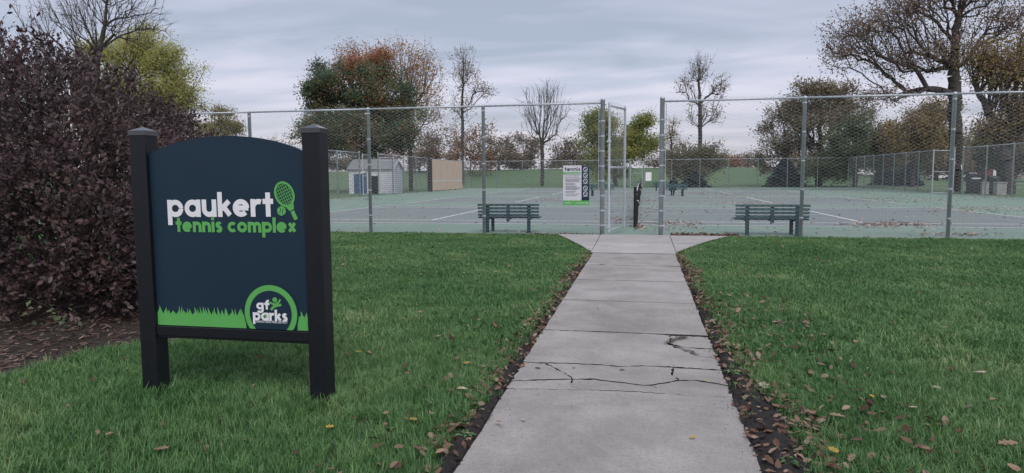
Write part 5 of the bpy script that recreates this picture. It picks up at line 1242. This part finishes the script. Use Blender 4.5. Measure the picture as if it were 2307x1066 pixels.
single(742, 962, 'yellow', 7, .07, 'yellow leaf at the foot of the right sign post', z=.06)
single(994, 1017, 'tan', 3, .08, 'tan leaf in the grass near the lower path edge', z=.06)
single(808, 792, 'yellow', 1, .08, 'small yellow leaf in the grass right of the sign', z=.06, rz=0)
single(1720, 868, 'pale', 8, .13, 'large pale lobed leaf on the soil at the right edge', z=.05)
single(2207, 838, 'pale', 1, .11, 'pale leaf alone in the right lawn', z=.06)
single(2110, 872, 'pale', 6, .07, 'cream leaf in the right lawn below the pale one', z=.06)
single(1877, 1014, 'yellow', 7, .085, 'bright yellow leaf at the lower right beside red leaves', z=.06)
single(1870, 1050, 'brown', 2, .13, 'reddish leaf lying at the bottom edge right of the path', z=.055)
single(2284, 1056, 'tan', 4, .12, 'large tan leaf in the lower right corner', z=.06)
single(2270, 998, 'tan', 6, .13, 'curled tan leaf at the right edge of the lawn', z=.06)
single(1885, 935, 'tan', 8, .12, 'tan and red leaf pair in the right lawn', z=.06)
single(1930, 770, 'tan', 3, .10, 'tan leaf standing in the middle of the right lawn', z=.06)
single(2130, 738, 'tan', 7, .09, 'small tan leaf high in the right lawn', z=.06)
single(365, 1010, 'tan', 6, .11, 'tan leaf in the grass below the left sign post', z=.06)
single(247, 1010-33, 'tan', 2, .06, 'small orange-tan leaf left of the sign', z=.06)
single(2057, 918, 'pale', 5, .08, 'pale folded leaf in the right lawn near the bottom', z=.06)
single(1965, 920-28, 'yellow', 0, .06, 'dull yellow leaf right of the soil strip', z=.06)
for px, py in ((985, 758), (1010, 750), (900, 700), (1125, 950), (870, 930), (850, 1005), (960, 870), (1090, 860), (820, 700), (1080, 720)):
    single(px, py, rl.choice(('brown', 'tan')), rl.randrange(9), rl.uniform(.06, .09), 'brown leaf half sunk in the grass left of the path', 'leaves sunk in the left lawn', .05)
for px, py in ((1800, 905), (1760, 960), (1700, 985), (1930, 990), (2160, 970), (2010, 840), (1850, 820), (1700, 770), (1950, 650), (2180, 640), (1810, 690), (2240, 900), (2080, 1010)):
    single(px, py, rl.choice(('brown', 'tan', 'tan')), rl.randrange(9), rl.uniform(.06, .10), 'brown leaf half sunk in the grass right of the path', 'leaves sunk in the right lawn', .05)
# moss and roots in the broken corner of the path
V = []; Q = []; rs = np.random.default_rng(3)
line = [zp(1545, 140), zp(1600, 110), zp(1660, 92), zp(1710, 88)]
for _ in range(420):
    t = rs.random()*2.999; i = int(t); a, b = line[i], line[i+1]; c = a+(b-a)*(t-i)+rs.normal(0, .012, 2); an = rs.uniform(0, 6.28); L = rs.uniform(.01, .035); z = .036+rs.random()*.02
    V += [(c[0], c[1], z), (c[0]+L*math.cos(an), c[1]+L*math.sin(an), z+.006), (c[0]+L*math.cos(an)*.6-.004*math.sin(an), c[1]+L*math.sin(an)*.6+.004*math.cos(an), z+.004)]; Q.append((len(V)-3, len(V)-2, len(V)-1))
line2 = [zp(1600, 150), zp(1690, 190), zp(1740, 205), zp(1800, 235)]
for _ in range(160):
    t = rs.random()*2.999; i = int(t); a, b = line2[i], line2[i+1]; c = a+(b-a)*(t-i)+rs.normal(0, .006 if i != 1 else .014, 2); an = rs.uniform(-.8, .2); L = rs.uniform(.01, .03); z = .036+rs.random()*.01
    V += [(c[0], c[1], z), (c[0]+L*math.cos(an), c[1]+L*math.sin(an), z+.004), (c[0]+L*math.cos(an)*.6-.004*math.sin(an), c[1]+L*math.sin(an)*.6+.004*math.cos(an), z+.003)]; Q.append((len(V)-3, len(V)-2, len(V)-1))
moss = mat_leaf('dry_moss', [(.02, .022, .012), (.05, .052, .026), (.10, .095, .06)], 20, 0, .8, .9)
tag(arr_obj('moss', V, Q, moss), 'dry moss and roots growing in the broken corner of the path', 'moss', kind='stuff')
# broad-leaved weeds on the soil strips
for i, (px, py, lb) in enumerate(((1052, 985, 'broad-leaved weed at the lower left path edge'), (1650, 843, 'small bright weed on the soil beside the cracked slab'), (1778, 930, 'bright green weed on the right soil strip'), (1775, 1045, 'leafy weed at the lower right path edge'), (1640, 700, 'small weed on the soil strip up the path'))):
    q = gp(px, py, .02); e = empty('weed', (q[0], q[1], .012)); tag(e, lb, 'weed', 'weeds on the soil strips'); rs = np.random.default_rng(i)
    for k in range(7):
        a = k*.9+rs.uniform(-.3, .3); L = rs.uniform(.045, .09); w = L*.22; m = MB(); dx, dy = math.cos(a), math.sin(a)
        m.add([(0, 0, .01), (dx*L*.5-dy*w, dy*L*.5+dx*w, .03), (dx*L, dy*L, .022), (dx*L*.5+dy*w, dy*L*.5-dx*w, .03)], [(0, 1, 2, 3)]); m.build('leaf', MT['grass'], e)
